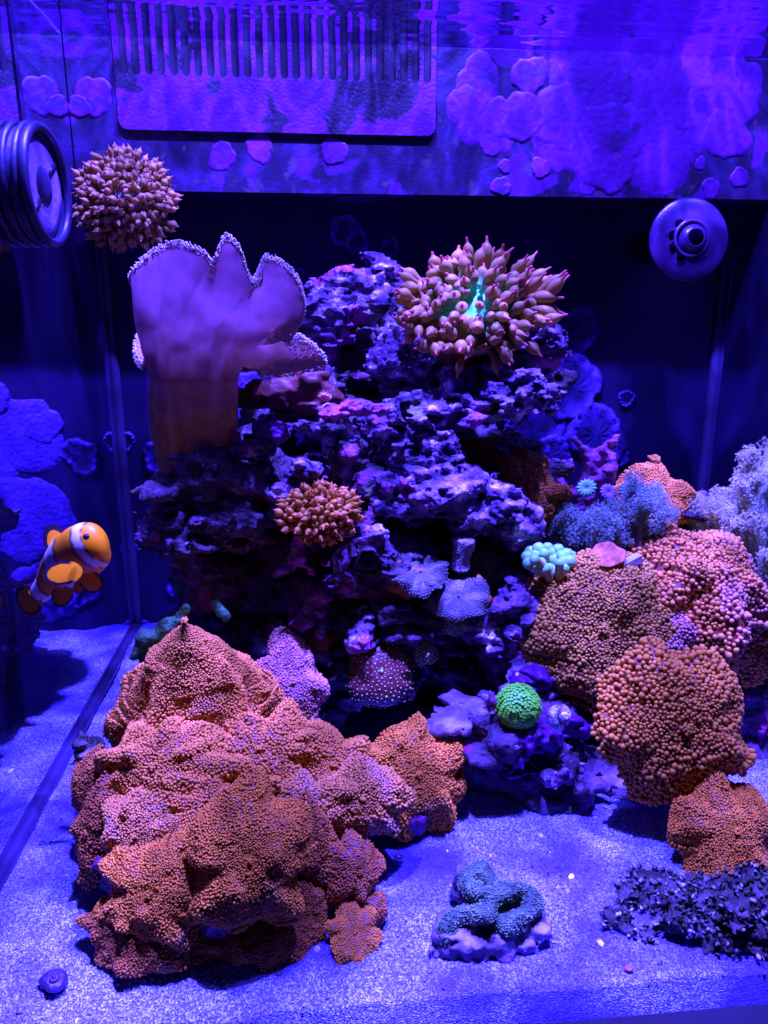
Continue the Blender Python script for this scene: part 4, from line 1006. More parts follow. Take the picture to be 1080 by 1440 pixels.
# ------------------------------------------------------------------ clownfish
def build_fish():
    Y = .345
    c0 = at(90, 800, Y); m = mpp(c0)
    t = thing('clownfish', c0, 'orange clownfish with white bands and black fin edges, swimming by the glass', 'fish')
    OR, WH, BK = np.array((1.0, .37, .003)), np.array((.85, .85, .75)), np.array((.02, .008, .012))
    ctrl = [(50, 840, .352), (66, 824, .351), (84, 806, .348), (103, 787, .343), (122, 771, .339), (136, 761, .337), (147, 756, .336)]
    st_ = [0, 1, 2, 3, 4, 4.6, 5.1, 5.5, 5.8, 6.0]
    hh = np.interp(np.linspace(0, 6, 40), st_, [12, 19, 31, 38, 37, 34, 29, 22, 15, 7]); ww = np.interp(np.linspace(0, 6, 40), st_, [4, 9, 17, 22, 23, 21.5, 19, 15, 11, 5])
    ker = np.ones(3) / 3
    hh = np.convolve(np.pad(hh, 1, 'edge'), ker, 'valid'); ww = np.convolve(np.pad(ww, 1, 'edge'), ker, 'valid'); hh[-1] = 7; ww[-1] = 5
    sp = catmull([at(*c) for c in ctrl], 40)
    T = np.gradient(sp, axis=0); T /= np.linalg.norm(T, axis=1)[:, None]
    V, Cc, F = [], [], []; seg = 28
    cam_dir = np.array([.25, -1, .25]); 
    for i in range(40):
        lat = cam_dir - T[i] * (cam_dir @ T[i]); lat /= np.linalg.norm(lat); up = np.cross(T[i], lat); up = up if up[2] > 0 else -up
        s = i / 39
        for k in range(seg):
            a = 2 * math.pi * k / seg
            V.append(sp[i] + m * (hh[i] * math.sin(a) * up + ww[i] * math.cos(a) * lat))
            y = math.sin(a); s2 = s + .05 * (1 - y * y) - .02 * y
            c = OR.copy()
            for lo, hi in ((.725, .815), (.38, .51), (.05, .17)):
                if lo < s2 < hi: c = WH
                elif lo - .022 < s2 <= lo or hi <= s2 < hi + .022: c = BK * .5 + OR * .08
            Cc.append(c)
    for i in range(39):
        for k in range(seg):
            k2 = (k + 1) % seg; F.append((i * seg + k, i * seg + k2, (i + 1) * seg + k2, (i + 1) * seg + k))
    F.append(tuple(range(seg))); F.append(tuple(39 * seg + k for k in range(seg - 1, -1, -1)))
    # snout
    V.append(sp[-1] + T[-1] * m * 1.2); Cc.append(OR); F.pop()
    for k in range(seg): F.append((39 * seg + k, 39 * seg + (k + 1) % seg, len(V) - 1))
    part(t, 'body', V, F, M['fish'], True, np.array(Cc))
    def fin(name, px, py, Yf, rx, rz, ang, tilt=0.0, edge=.72, white=False, sector=0):
        c = at(px, py, Yf); k, V, Cc, F = 28, [], [], []
        a = _r * math.cos(ang) + _u * math.sin(ang); b = -_r * math.sin(ang) + _u * math.cos(ang); nrm = np.cross(a, b)
        a = a * math.cos(tilt) + nrm * math.sin(tilt); nrm = np.cross(a, b)
        rings = [.0, .3, .55, edge, edge + .04, .93, 1.0]
        for sgn in (1, -1):
            o = len(V)
            for rr in rings:
                for s in range(k):
                    tt = 2 * math.pi * s / k
                    # root end is orange to the border, the free end carries the black edge
                    fr = .5 - .5 * math.cos(tt)
                    V.append(c + m * (rx * rr * math.cos(tt) * a + rz * rr * math.sin(tt) * (1 + .03 * math.sin(9 * tt)) * b + sgn * 1.0 * (1 - rr ** 2 * .92 + .25 * math.sin(14 * tt) * rr) * nrm))
                    col_ = OR * (.92 + .08 * math.sin(12 * tt))
                    if rr > edge + .01 and fr > .25: col_ = BK
                    if white and rr > .95: col_ = WH * .8
                    Cc.append(col_)
            for q in range(len(rings) - 1):
                for s in range(k):
                    s2 = (s + 1) % k; f = (o + q * k + s, o + (q + 1) * k + s, o + (q + 1) * k + s2, o + q * k + s2); F.append(f if sgn > 0 else f[::-1])
        part(t, name, V, F, M['fish'], True, np.array(Cc))
    fin('tail_fin', 40, 845, .354, 27, 25, .75, .5, .70, True)
    fin('pectoral_fin', 88, 806, .326, 25, 16, .15, -.3, .74)
    fin('pectoral_fin', 128, 818, .336, 18, 15, 2.2, .4, .80)
    fin('anal_fin', 88, 836, .345, 20, 15, .9, .2, .80)
    fin('dorsal_fin', 80, 764, .346, 30, 18, -1.05, .2, .66)
    fin('pelvic_fin', 112, 824, .340, 14, 8, 1.0, .3, .85)
    ev, ef = lathe([(0, -1), (.7, -.7), (1, 0), (.7, .7), (0, 1)], 12)
    for (x, y, Yf) in ((121, 755, .3262),):
        part(t, 'eye', ev * m * 4.5 + at(x, y, Yf), ef, M['eye'])
build_fish()

# ------------------------------------------------------------------ pump and return nozzle
def orient(V, c, d, s):
    a, b, n = frame_of(d); V = np.asarray(V) * s
    return c + V[:, 0:1] * a + V[:, 1:2] * b + V[:, 2:3] * n
def torus(R, r, seg=40, ts=10, z=0):
    V, F = [], []
    for i in range(seg):
        a = 2 * math.pi * i / seg
        for k in range(ts):
            b = 2 * math.pi * k / ts; q = R + r * math.cos(b); V.append((q * math.cos(a), q * math.sin(a), z + r * math.sin(b)))
    for i in range(seg):
        for k in range(ts):
            i2, k2 = (i + 1) % seg, (k + 1) % ts; F.append((i * ts + k, i2 * ts + k, i2 * ts + k2, i * ts + k2))
    return np.array(V), F
def build_gear():
    Yp = .385
    c = at(66, 262, Yp); m = mpp(c); d = np.array([.96, -.06, .0]); d /= np.linalg.norm(d); s = 88 * m
    wallp = c - d * ((c[0] - XL) / d[0])
    t = thing('circulation_pump', wallp, 'round black circulation pump with ribbed cage on the side glass', 'pump')
    length = (c[0] - XL) / d[0] / s
    def P(name, V, F, mat, parent=None): return part(t, name, orient(V, c, d, s), F, mat, parent=parent)
    V, F = lathe([(0, -length), (.62, -length), (.80, -length * .75), (.86, -.5), (.88, -.10), (.80, -.02), (.80, -.16), (0, -.18)], 40); P('motor_body', V, F, M['pump_shell'])
    for z in (-.12, -.30, -.48, -.66):
        V, F = torus(.89, .055, 44, 8, z); P('rib', V, F, M['pump_shell'])
    V, F = torus(.86, .075, 48, 10, 0); P('front_ring', V, F, M['pump_shell'])
    V, F = lathe([(0, -.045), (.60, -.05), (.76, -.06), (.76, -.11), (0, -.12)], 40); fp = P('face_plate', V, F, M['pump_face'])
    for k in range(2):
        a = .62 + k * 3.3; c2, s2 = math.cos(a), math.sin(a)
        V, F = box((.34, -.055, -.05), (.70, .055, -.032)); V = np.stack([V[:, 0] * c2 - V[:, 1] * s2, V[:, 0] * s2 + V[:, 1] * c2, V[:, 2]], 1); P('slot', V, F, M['black_plastic'], fp)
    V, F = lathe([(.30, -.05), (.27, -.02), (.12, -.01), (0, -.01)], 24); P('hub', V, F, M['pump_shell'], fp)
    # return nozzle
    c = at(967, 338, .525); m = mpp(c); s = 56 * m; d = np.array([-.04, -1, .12])
    t = thing('return_nozzle', np.array([c[0], YB, c[2]]), 'round purple-filmed return nozzle flange in front of the black rear panel', 'nozzle')
    def P(name, V, F, mat, parent=None): return part(t, name, orient(V, c, d, s), F, mat, parent=parent)
    V, F = lathe([(1.0, 0), (1.02, .05), (.97, .09), (.80, .12), (.60, .17), (.46, .21), (.38, .21), (.36, .12), (0, .12)], 48); P('flange', V, F, M['nozzle'])
    V, F = tube(np.array([c + np.array([0, .001, 0]), np.array([c[0], .56, c[2]]), np.array([c[0], YB, c[2]])]), .42 * s, 20); part(t, 'pipe', V, F, M['black_plastic'])
    V, F = torus(.42, .045, 40, 10, .21); P('collar', V, F, M['nozzle'])
    V, F = lathe([(.36, .12), (.34, .24), (.24, .34), (.19, .36), (.18, .20), (0, .19)], 32); V = V + np.array([.05, 0, 0]); bl = P('ball_jet', V, F, M['nozzle'])
    V, F = lathe([(.20, .30), (.19, .362), (0, .365)], 24); V = V + np.array([.05, 0, 0]); P('jet_hole_cap', V, F, M['hole_shade'], bl)
    for a in (2.3, 2.95, 3.55, 4.2):
        V, F = lathe([(.115, .15), (.11, .208), (0, .212)], 16); V = V + np.array([.47 * math.cos(a), .47 * math.sin(a), .012]); P('vent_hole_cap', V, F, M['hole_shade'])
M['pump_shell'] = flat('pump_shell', (.012, .008, .03), .42, .3, .5, 60, .2, 300)
M['hole_shade'] = flat('opening_shade', (.002, .001, .004), .9, .0, .2, 60)  # black caps imitate the shade inside the jet and vent openings
M['pump_face'] = mottled('lit_pump_face', [(.3, (.06, .03, .16)), (.5, (.16, .08, .36)), (.7, (.45, .30, .6))], 40, rough=.2, spec=.6, bmp=.15)  # pale violet mottling stands in for blue light reflected off the face
M['nozzle'] = mottled('filmed_nozzle', [(.3, (.008, .003, .020)), (.5, (.022, .006, .045)), (.7, (.065, .02, .10))], 50, rough=.28, spec=.45, bmp=.06)
build_gear()

# ------------------------------------------------------------------ soft tree corals
def soft_tree(label, px, py, Y, h, spread, seed, n_branch=11, mat='xenia', pm='xenia_polyp', psz=2.6, lean=(0, 0, 0)):
    rg = np.random.default_rng(seed); b = at(px, py, Y); m = mpp(b)
    t = thing('tree_coral', b, label, 'coral', 'pale blue feathery soft corals')
    top = b + np.array([0, 0, h * m]) + np.array(lean) * m
    tr = catmull([b, b * .65 + top * .35 + rg.normal(0, 3 * m, 3), b * .3 + top * .7 + rg.normal(0, 3 * m, 3), top], 14)
    V, F = tube(tr, np.linspace(.10 * h, .035 * h, 14) * m, 10); part(t, 'trunk', V, F, M[mat])
    pos, nrm = [], []
    def cluster(P, D, rad, cnt):
        for _ in range(cnt):
            v = rg.normal(0, 1, 3); v /= np.linalg.norm(v); v = v + D * .5; v /= np.linalg.norm(v)
            pos.append(P + v * rad * m * rg.uniform(.35, 1)); nrm.append(v + rg.normal(0, .3, 3))
    for k in range(n_branch):
        u = .18 + .80 * k / (n_branch - 1); p0 = tr[int(u * 13)]
        a = k * 2.4 + rg.uniform(-.4, .4); L = spread * m * (1.15 - .65 * u) * rg.uniform(.8, 1.15)
        d = np.array([math.cos(a), math.sin(a), .75 + rg.uniform(0, .4)]); d /= np.linalg.norm(d)
        p1 = p0 + d * L * .55 + rg.normal(0, 1.5 * m, 3); p2 = p0 + d * L + UP * L * .25
        P = catmull([p0, p1, p2], 8); V, F = tube(P, np.linspace(.045 * h, .02 * h, 8) * m, 8); br = part(t, 'branch', V, F, M[mat])
        for w in np.linspace(.35, 1, 6): cluster(P[min(7, int(w * 7))], d, 9 + 6 * w, 60)
        for _ in range(3):
            q0 = P[int(rg.integers(3, 7))]; dd = d + rg.normal(0, .6, 3); dd /= np.linalg.norm(dd); q1 = q0 + dd * L * .35
            V, F = tube(np.linspace(q0, q1, 5), np.linspace(.022 * h, .012 * h, 5) * m, 6); part(t, 'twig', V, F, M[mat], parent=br)
            cluster(q1, dd, 11, 70)
    cluster(top, UP, 12, 60)
    # an eight-armed polyp
    pv, pf = [], []
    for k in range(5):
        a = 2 * math.pi * k / 5; ca, sa = math.cos(a), math.sin(a); o = len(pv)
        pv += [(-sa * .16, ca * .16, 0), (sa * .16, -ca * .16, 0), (ca * .75 , sa * .75, .75), (ca * .45 - sa * .0, sa * .45, .25)]
        pf += [(o, o + 1, o + 2), (o + 1, o + 3, o + 2), (o + 3, o, o + 2)]
    pos, nrm = np.array(pos), np.array(nrm)
    PV, PF = place(np.array(pv), pf, pos, nrm, rg.uniform(.7, 1.25, len(pos)) * psz * m, rg.uniform(.9, 1.7, len(pos)) * psz * m, rg=rg)
    part(t, 'polyps', PV, PF, M[pm], smooth=False, kind='stuff')
M['xenia'] = flat('soft_coral_stem', (.34, .44, .30), .5, .3, .2, 80, trans=.2)
M['xenia_polyp'] = mottled('soft_coral_polyp', [(.3, (.62, .66, .36)), (.7, (.95, .98, .54))], 160, rough=.5, bmp=.1, trans=.25)
M['xenia_polyp_blue'] = mottled('blue_soft_coral_polyp', [(.3, (.28, .42, .30)), (.7, (.50, .70, .46))], 160, rough=.5, bmp=.1, trans=.25)
soft_tree('tall pale feathery tree coral against the side glass behind the draped cap', 1046, 885, .432, 222, 76, 4, 18)
soft_tree('bushy pale tree coral beside the tall one, in front of the black panel', 996, 870, .440, 158, 58, 5, 14)
soft_tree('leaning pale tree coral tight in the glass corner', 1090, 880, .440, 170, 56, 6, 13)
soft_tree('low blue-grey soft coral in front of the salmon fan mushroom', 900, 775, .425, 78, 44, 7, 10, pm='xenia_polyp_blue')
soft_tree('small blue-grey soft coral next to the turquoise finger coral', 845, 780, .425, 52, 34, 8, 9, pm='xenia_polyp_blue')
soft_tree('blue-grey soft coral sprig under the purple branching coral', 800, 775, .445, 42, 28, 9, 8, pm='xenia_polyp_blue')
soft_tree('pale soft coral tuft low behind the foremost mushroom', 1078, 1000, .40, 66, 36, 10, 8, pm='xenia_polyp_blue')

# ------------------------------------------------------------------ other corals
def fingers(label, px, py, Y, items, colr, tip, name='finger_coral', pname='branch', cat='coral'):
    b = at(px, py, Y); m = mpp(b); t = thing(name, b, label, cat)
    for (x, y, dy, r, L) in items:
        p = at(x, y, Y + dy); o = p - b; d = np.array([o[0] * .8, -.35 * abs(L) * m, 1.0 * L * m]); d = d / np.linalg.norm(d)
        P = np.array([p - d * L * m, p - d * L * m * .4, p - d * r * m * .5, p + d * r * m * .25])
        P = catmull(P, 9); V, F = tube(P, np.array([.72, .74, .78, .85, .95, 1.02, 1.0, .86, .55]) * r * m, 12)
        w = np.clip((np.arange(len(V)) // 12) / 8.0, 0, 1); w[-2] = 0; w[-1] = 1; w = np.clip((w - .45) / .35, 0, 1)[:, None]
        part(t, pname, V, F, M['generic'], True, np.array(colr) * (1 - w) + np.array(tip) * w)
    return t
rgf = np.random.default_rng(31)
fingers('turquoise-tipped stubby finger coral on the ledge above the round mushroom', 772, 815, .405,
        [(772 + 34 * math.cos(a) * q, 783 - 15 * math.sin(a) * q + rgf.uniform(-3, 3), -.012 * (math.sin(a) < 0) * q + .004 * rgf.normal(), rgf.uniform(6.5, 9.5), rgf.uniform(20, 30))
         for q, cnt in ((.3, 5), (.68, 9), (1.0, 13)) for a in np.linspace(0, 6.28, cnt, endpoint=False) + rgf.uniform(0, 1)], (.42, .36, .10), (.20, .70, .24))

def purple_branch():
    b = at(815, 745, .47); t = thing('branching_coral', b, 'magenta-violet branching coral standing beside the shaded rust mushroom', 'coral')
    Y = .47
    caps = [K((815, 740, Y), (822, 690, Y), 16, 14), K((822, 690, Y), (835, 650, Y), 14, 11), K((835, 650, Y), (866, 616, Y - .01), 11, 6), K((835, 650, Y), (808, 618, Y), 10, 5),
            K((822, 690, Y), (856, 668, Y - .012), 11, 8), K((856, 668, Y - .012), (862, 640, Y - .012), 9, 6), K((818, 710, Y), (790, 680, Y), 10, 6), K((815, 735, Y), (780, 760, Y - .02), 12, 7)]
    V, Q = sdf_mesh([E(815, 745, Y, 16, 16, .008)], caps, h=.0013, k=.004, rough=(.002, .010), pits=(.008, .2), fine=(.0004, .003), seed=500)
    part(t, 'branches', V, Q, M['violet'])
M['violet'] = mottled('violet_coral', [(.3, (.22, .05, .16)), (.6, (.42, .10, .30)), (.8, (.6, .25, .5))], 50, rough=.5, bmp=.4, bscale=500, trans=.15)
purple_branch()

def button(label, px, py, Y, R, nrm, c1, c2, seed, ribs=14, name='button_polyp'):
    c = at(px, py, Y); m = mpp(c); t = thing(name, c - np.array(nrm) * R * m * .5, label, 'coral', 'ribbed button polyps')
    V, Cc = [], []; prof = [(0, .02), (.12, .0), (.25, .10), (.5, .16), (.75, .14), (.92, .02), (1.0, -.10), (.8, -.25), (.4, -.5), (.3, -.9)]; k = ribs * 4
    rows = []; F = []
    for (r, z) in prof:
        row = []
        for s in range(k if r else 1):
            a = 2 * math.pi * s / k; w = 1 + .07 * math.cos(ribs * a) * r + .06 * math.sin(2 * a + seed) ; row.append(len(V))
            V.append((r * w * math.cos(a), r * w * math.sin(a), z + .05 * math.cos(ribs * a) * r)); Cc.append(np.array(c1) * (.5 + .5 * math.cos(ribs * a)) + np.array(c2) * (.5 - .5 * math.cos(ribs * a)) if .2 < r < .95 and z > 0 else np.array(c2))
        rows.append(row)
    for A, B in zip(rows[:-1], rows[1:]):
        for s in range(k):
            s2 = (s + 1) % k
            F.append((A[0], B[s], B[s2]) if len(A) == 1 else (A[s], B[s], B[s2], A[s2]))
    part(t, 'disc', orient(V, c, nrm, R * m), F, M['generic'], True, np.array(Cc))
    return t
button('pale turquoise ribbed button polyp under the violet branching coral', 825, 686, .445, 13, (-.3, -.9, .3), (.30, .95, .45), (.10, .40, .30), 1)
button('bluish ribbed button polyp between the soft coral and the salmon fan', 884, 692, .445, 15, (.2, -.9, .3), (.18, .45, .40), (.06, .14, .2), 2, 18)
button('dim violet button polyp next to the pale turquoise one', 856, 692, .450, 12, (.0, -.9, .4), (.35, .2, .42), (.2, .1, .3), 3)

def spotted():
    g = 'speckled mushroom corals on the pillar foot'
    M['spot_dark'] = flat('dark_red_disc', (.16, .035, .022), .45, .35, .3, 50, .3, 600)
    M['spot_blue'] = flat('dusty_blue_disc', (.055, .055, .05), .45, .35, .3, 50, .3, 600)
    M['spot_brown'] = flat('brown_plate', (.42, .15, .035), .45, .35, .3, 50, .3, 600, trans=.2)
    M['pale_dot'] = flat('pale_blue_dot', (.50, .95, .34), .4, .3, .1, 60)
    M['lilac_dot'] = flat('lilac_dot', (.20, .22, .16), .4, .3, .1, 60)
    mu = mushroom
    mu('dark red mushroom disc sprinkled with pale blue dots above the cavern', 535, 945, .392, 50, (.0, -.85, .5), 1.35, .22, 2, .03, 5, 1, (1, .95), 60, 'pale_dot', 'spot_dark', group=g, lob=.25, dens=.10, hgt=.6)
    mu('small dusty blue dotted mushroom beside the cavern mouth', 601, 920, .395, 20, (.1, -.95, .2), 1.1, .2, 2, .05, 4, 0, (.9, 1), 61, 'pale_dot', 'spot_blue', group=g, dens=.25, hgt=.6)
    mu('dusty blue dotted mushroom below the folded blue plate', 648, 872, .395, 29, (.0, -.8, .55), 1.1, .25, 2, .08, 4, 0, (1.1, .7), 62, 'pale_dot', 'spot_blue', group=g, dens=.25, hgt=.6)
    mu('folded dusty blue plate mushroom at the foot of the grey stump', 645, 834, .395, 40, (-.1, -.55, .8), 1.2, -.16, 2, .13, 3, 2, (1.1, 1.0), 63, 'lilac_dot', 'spot_blue', group=g, lob=.3, dens=.3, hgt=.5)
    mu('ruffled bluish mushroom between the worm tubes and the blue plate', 592, 798, .397, 40, (.1, -.5, .85), 1.2, -.18, 2, .16, 4, 2, (1.0, 1.0), 64, 'lilac_dot', 'spot_blue', group=g, lob=.4, dens=.3, hgt=.5)
    mu('brown cup-like mushroom fold under the ruffled bluish one', 572, 815, .40, 30, (-.2, -.85, .3), 1.0, .2, 2, .16, 4, 1, (1.0, .9), 65, 'rust_polyp', 'spot_brown', group=g, dens=.3, hgt=.5)
    mu('brown thin mushroom edge behind the folded blue plate', 676, 842, .402, 26, (.4, -.8, .2), 1.0, .2, 2, .12, 4, 1, (.8, 1.1), 66, 'rust_polyp', 'spot_brown', group=g, dens=.3, hgt=.5)
    mu('dim brownish mushroom low on the pillar by the lilac lobe', 445, 905, .405, 26, (.0, -.85, .4), 1.0, .3, 2, .1, 4, 1, (1, .9), 67, 'rust_polyp', 'spot_dark', group=g, dens=.3, hgt=.5)
spotted()

def green_ball():
    c = at(729, 993, .338); m = mpp(c); t = thing('green_coral', c + np.array([0, .01, -.006]), 'bright green ball coral of tight scales beside the snail', 'coral')
    V, F = lathe([(0, 1), (.5, .86), (.86, .5), (1, .05), (.92, -.3), (.6, -.55), (0, -.6)], 28); part(t, 'body', orient(V, c, (-.1, -.85, .5), 29 * m) , F, M['green_dark'])
    rg = np.random.default_rng(3); n = 330; i = np.arange(n) + .5
    z = 1 - 1.35 * i / n; th = i * 2.399963; rr = np.sqrt(1 - z * z)
    D = np.stack([rr * np.cos(th), rr * np.sin(th), z], 1); a, b, nn = frame_of((-.1, -.85, .5)); W = D[:, 0:1] * a + D[:, 1:2] * b + D[:, 2:3] * nn
    pv, pf = lathe([(.55, -.5), (.85, .2), (1.1, .75), (.85, .95), (.35, .62), (0, .55)], 8)
    PV, PF = place(pv, pf, c + W * 29 * m * (1 + rg.normal(0, .025, n))[:, None], W + np.array([0, 0, .35]), rg.uniform(2.1, 2.9, n) * m, rg.uniform(2.4, 3.6, n) * m, rg=rg)
    part(t, 'polyps', PV, PF, M['green'], kind='stuff')
M['green'] = flat('green_polyp', (.16, .98, .035), .4, .35, .15, 200)
M['green_dark'] = flat('green_tissue', (.05, .45, .02), .5, .3, .3, 100)
green_ball()

def spiral_shell(label, c, R, axis, mat, turns=2.6, seed=0, ap=0.0, name='snail'):
    t = thing(name, c, label, 'snail'); n = 90; P, r = [], []
    a, b, nn = frame_of(axis)
    for i in range(n):
        u = i / (n - 1); g = math.exp(-2.1 * (1 - u)); th = turns * 2 * math.pi * u + ap
        P.append(np.asarray(c) + R * (g * .56 * (a * math.cos(th) + b * math.sin(th)) + nn * (.95 * (1 - g)))); r.append(R * .47 * g)
    V, F = tube(P, r, 16)
    V = V + (np.asarray(c) - V) * 0
    part(t, 'shell', V, F, mat)
    V, F = lathe([(0, .1), (.8, .06), (1, 0), (.8, -.06), (0, -.1)], 20)
    part(t, 'operculum', orient(V, P[-1] + (P[-1] - P[-3]) * .5, P[-1] - P[-3], r[-1] * .95), F, M['shell_dark'])
    return t
M['shell'] = mottled('banded_shell', [(.35, (.06, .05, .05)), (.47, (.32, .30, .30)), (.62, (.85, .80, .75))], 220, rough=.35, spec=.5, bmp=.4, bscale=700)
M['shell_dark'] = mottled('dark_shell', [(.3, (.02, .012, .03)), (.6, (.07, .035, .11)), (.8, (.20, .10, .26))], 120, rough=.4, spec=.4, bmp=.4, bscale=500)
spiral_shell('grey spiral-shelled snail stuck beside the green ball coral', at(785, 1004, .330), 24 * mpp(at(785, 1004, .330)), (.25, -.9, .25), M['shell'], 2.4, ap=2.2)
p = on_z(78, 1396); p[2] = .003
spiral_shell('dark violet domed snail resting on the open sand near the glass pane', p, 25 * mpp(p), (.05, -.2, .95), M['shell_dark'], 2.6, ap=.7)

def sand_coral():
    b = on_z(685, 1300); b[2] = 0
    t = thing('brain_coral', b, 'small folded blue-green brain coral on the open sand', 'coral')
    def s(x, y, z): return on_z(x, y, z)
    m = mpp(b)
    def k(p, q, ra, rb): return (s(*p), s(*q), ra * m, rb * m)
    rockb = [(s(690, 1310, .004), np.array([.020, .010, .008])), (s(650, 1315, .004), np.array([.012, .008, .007])), (s(735, 1290, .005), np.array([.010, .010, .009])), (s(655, 1260, .006), np.array([.006, .006, .010]))]
    V, Q = sdf_mesh(rockb, [], h=.0013, k=.004, rough=(.003, .010), pits=(.008, .34), fine=(.0006, .003), seed=610); part(t, 'rock_base', V, Q, M['grey_rock'])
    ln = [(628, 1318, .008), (636, 1296, .012), (660, 1286, .015), (686, 1288, .016), (690, 1268, .018), (668, 1252, .020), (656, 1236, .018), (676, 1228, .016), (692, 1240, .018), (706, 1258, .018), (730, 1252, .018), (748, 1262, .015), (744, 1284, .014), (722, 1298, .013), (700, 1300, .013)]
    P = catmull([s(*q) for q in ln], 120)
    r = (9.5 + 2.5 * np.sin(np.arange(120) * .35)) * m
    caps = [(P[i], P[i + 4], r[i], r[min(i + 4, 119)]) for i in range(0, 116, 4)]
    V, Q = sdf_mesh([(s(690, 1285, .008), np.array([.012, .010, .007]))], caps, h=.0012, k=.002, rough=(.0012, .008), pits=(.008, .1), fine=(.0003, .003), seed=620)
    fl = part(t, 'fleshy_fold', V, Q, M['teal_flesh'])
    rg = np.random.default_rng(9); N_ = vnormals(V, Q); sel = rg.permutation(len(V))[:2600]; sel = sel[N_[sel, 2] > -.3]
    PV, PF = place(BV, BF, V[sel], N_[sel], rg.uniform(.9, 1.7, len(sel)) * m, rg.uniform(.8, 1.6, len(sel)) * m, rg=rg); part(t, 'bumps', PV, PF, M['teal_bump'], kind='stuff')
M['teal_flesh'] = mottled('teal_flesh', [(.3, (.02, .035, .02)), (.5, (.06, .13, .05)), (.7, (.14, .28, .11))], 150, rough=.45, bmp=.4, bscale=700)
M['teal_bump'] = mottled('teal_bump', [(.3, (.05, .10, .045)), (.5, (.12, .25, .09)), (.68, (.36, .50, .26))], 260, rough=.4, bmp=.1)
sand_coral()

def rubble():
    b = on_z(1000, 1290); b[2] = 0
    t = thing('algae_rubble', b, 'dark heap of algae-covered rubble on the sand below the low shaggy mushroom', 'rubble')
    def bl(x, y, z, rx, ry, rz): return (on_z(x, y, z), np.array([rx, ry, rz]))
    B_ = [bl(1010, 1285, .003, .030, .014, .008), bl(950, 1280, .002, .020, .010, .006), bl(1062, 1285, .004, .022, .014, .010), bl(920, 1262, .004, .012, .008, .007), bl(1035, 1310, .004, .022, .008, .009), bl(985, 1300, .004, .014, .007, .008)]
    V, Q = sdf_mesh(B_, [], h=.0016, k=.004, rough=(.006, .012), pits=(.009, .36), fine=(.0012, .004), seed=640); part(t, 'rubble_body', V, Q, M['algae'])
    rg = np.random.default_rng(4); N_ = vnormals(V, Q); sel = rg.permutation(len(V))[:2200]; sel = sel[N_[sel, 2] > 0]
    lv = np.array([(-.5, 0, 0), (.5, 0, 0), (.75, .1, .9), (0, .3, 1.5), (-.75, .1, .9), (0, -.22, .7)]); lf = [(0, 1, 5), (1, 2, 5), (2, 3, 5), (3, 4, 5), (4, 0, 5), (1, 0, 3), (2, 1, 3), (0, 4, 3)]
    PV, PF = place(lv, lf, V[sel], N_[sel] + rg.normal(0, .5, (len(sel), 3)), rg.uniform(.0008, .0020, len(sel)), rg.uniform(.0010, .0026, len(sel)), rg=rg); part(t, 'algae_leaves', PV, PF, M['algae_leaf'], kind='stuff')
M['algae'] = mottled('algae_rock', [(.3, (.012, .012, .008)), (.5, (.05, .045, .03)), (.7, (.14, .10, .12))], 110, [((.30, .24, .40), 90, .60, .66)], bmp=.8)
M['algae_leaf'] = mottled('algae_leaf', [(.32, (.02, .03, .01)), (.46, (.07, .09, .03)), (.56, (.18, .16, .16)), (.64, (.6, .6, .6))], 240, rough=.5, bmp=.1)
rubble()

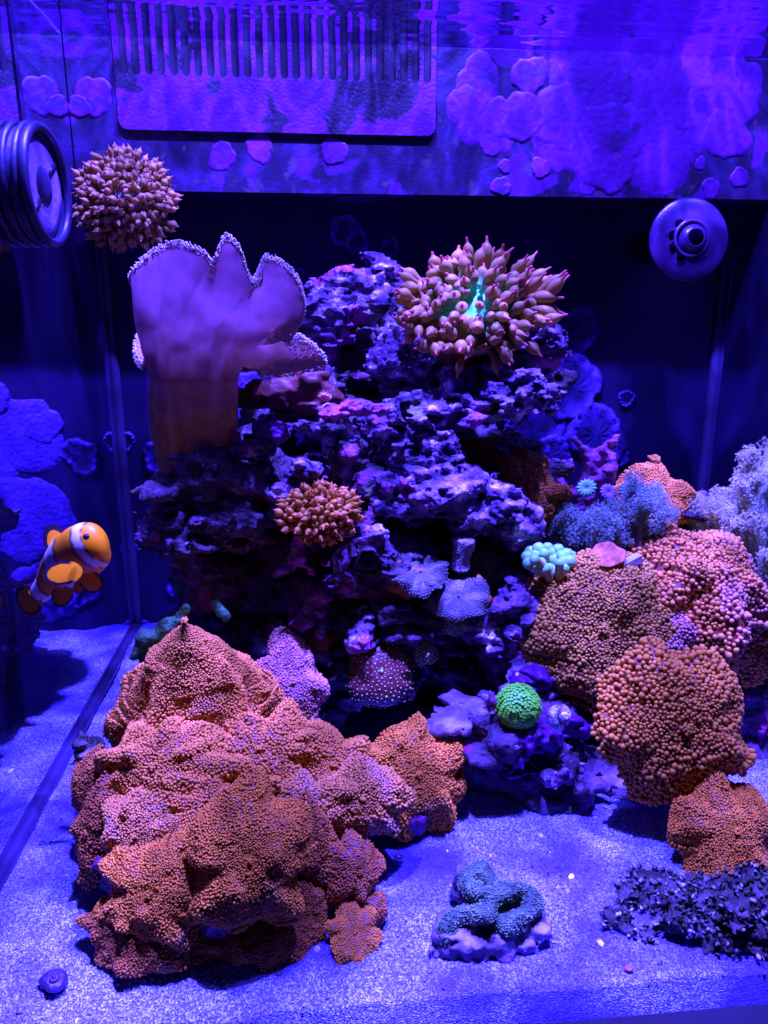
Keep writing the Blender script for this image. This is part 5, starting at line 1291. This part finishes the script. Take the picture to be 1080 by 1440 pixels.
def oddments():
    # green crust rim behind the cone
    b = at(225, 900, .40); t = thing('green_crust', b, 'dark teal encrusting coral rim peeking out behind the pink cone', 'coral')
    caps = [K((188, 925, .395), (205, 895, .398), 6, 9), K((205, 895, .398), (238, 882, .40), 9, 8), K((238, 882, .40), (262, 858, .40), 8, 6), K((305, 850, .41), (318, 868, .41), 5, 7)]
    V, Q = sdf_mesh([E(235, 925, .405, 40, 36, .01)], caps, h=.0014, k=.004, rough=(.002, .012), pits=(.01, .15), seed=700, fine=(.0005, .004)); part(t, 'rim', V, Q, M['teal_dark'])
    # plate coral with its plug
    b = at(850, 800, .39); t = thing('plate_coral', b, 'thin pink plate coral edge above the round coarse-bubbled mushroom', 'coral')
    k = 40; c = at(855, 782, .392); m = mpp(c); a, bb, n = frame_of((-.62, -.16, .77)); V, F = [], []
    rings = [(0, .0), (.4, .02), (.8, .07), (1.0, .12), (1.02, .06), (.8, -.02), (.3, -.12), (.0, -.14)]
    rows = []
    for r, z in rings:
        row = []
        for s in range(k if r else 1):
            q = 2 * math.pi * s / k; w = 1 + .08 * math.sin(3 * q) + .05 * math.sin(7 * q + 1); row.append(len(V)); V.append(c + 33 * m * (r * w * (math.cos(q) * a + .62 * math.sin(q) * bb) + (z + .05 * r * math.sin(4 * q)) * n))
        rows.append(row)
    for A, B in zip(rows[:-1], rows[1:]):
        for s in range(k):
            s2 = (s + 1) % k
            F.append((A[0], B[s], B[s2]) if len(A) == 1 else ((A[s], B[0], A[s2]) if len(B) == 1 else (A[s], B[s], B[s2], A[s2])))
    part(t, 'plate', V, F, M['plate'])
    b = at(884, 792, .385); m = mpp(b); t = thing('frag_tile', b, 'small pale grey ceramic frag tile under the pink plate coral', 'tile')
    V, F = box((-18, -8, -5), (18, 8, 5)); V = V * m; ca, sa = math.cos(.5), math.sin(.5)
    V = np.stack([V[:, 0] * ca - V[:, 2] * sa, V[:, 1], V[:, 0] * sa + V[:, 2] * ca], 1) + b
    part(t, 'tile', V, F, M['tile'], False); 
    V2, F2 = lathe([(.0, -1), (.35, -1), (.30, 0), (0, 0)], 12); part(t, 'stem', orient(V2, b - np.array([0, 0, 3 * m]), (0, 0, 1), 16 * m), F2, M['tile'])
    # dark scrap on the flank of the mound
    b = at(118, 1048, .33); t = thing('algae_scrap', b, 'dark ragged algae scrap on the flank of the mound above the small rust mushroom', 'algae')
    V, Q = sdf_mesh([E(116, 1046, .33, 13, 12, .006), E(128, 1062, .332, 14, 16, .007)], [], h=.0012, k=.003, rough=(.003, .007), pits=(.006, .3), fine=(.0006, .003), seed=720); part(t, 'clump', V, Q, M['algae'])
    # little pebbles and shell bits lying on the sand
    rg = np.random.default_rng(77); iv, if_ = lathe([(0, -.8), (.7, -.5), (1, 0), (.7, .55), (0, .8)], 8)
    spots = [(560, 1205, 6, 'dark little stone on the sand by the bulging lobe'), (885, 1362, 6, 'pink shell bit on the bright front sand'), (28, 1366, 12, 'dark violet pebble next to the domed snail'), (462, 1306, 9, 'small teal pebble between the flat star mushroom and the mound'), (470, 1330, 7, 'little dark pebble beside the flat star mushroom'), (735, 1240, 6, 'small violet crumb beyond the brain coral')]
    for k, (x, y, r, lab) in enumerate(spots):
        p = on_z(x, y, .001); m = mpp(p); V = iv * (1 + rg.normal(0, .12, iv.shape)) * np.array([1.2, .9, .6]) * r * m
        o = link('pebble', mesh_np('pebble', V, if_, [M['shell_dark'], M['plate'], M['shell_dark'], M['teal_flesh'], M['shell_dark'], M['crust']][k]), None, tuple(p)); tag(o, lab, 'pebble')
M['teal_dark'] = mottled('teal_crust', [(.3, (.02, .06, .02)), (.55, (.05, .20, .05)), (.75, (.10, .60, .20))], 60, rough=.5, bmp=.5)
M['plate'] = flat('pink_plate', (.46, .16, .06), .6, .25, .5, 220, 1.0, 420)
M['tile'] = flat('ceramic_tile', (.34, .34, .30), .6, .3, .2, 150, .4, 600)
oddments()
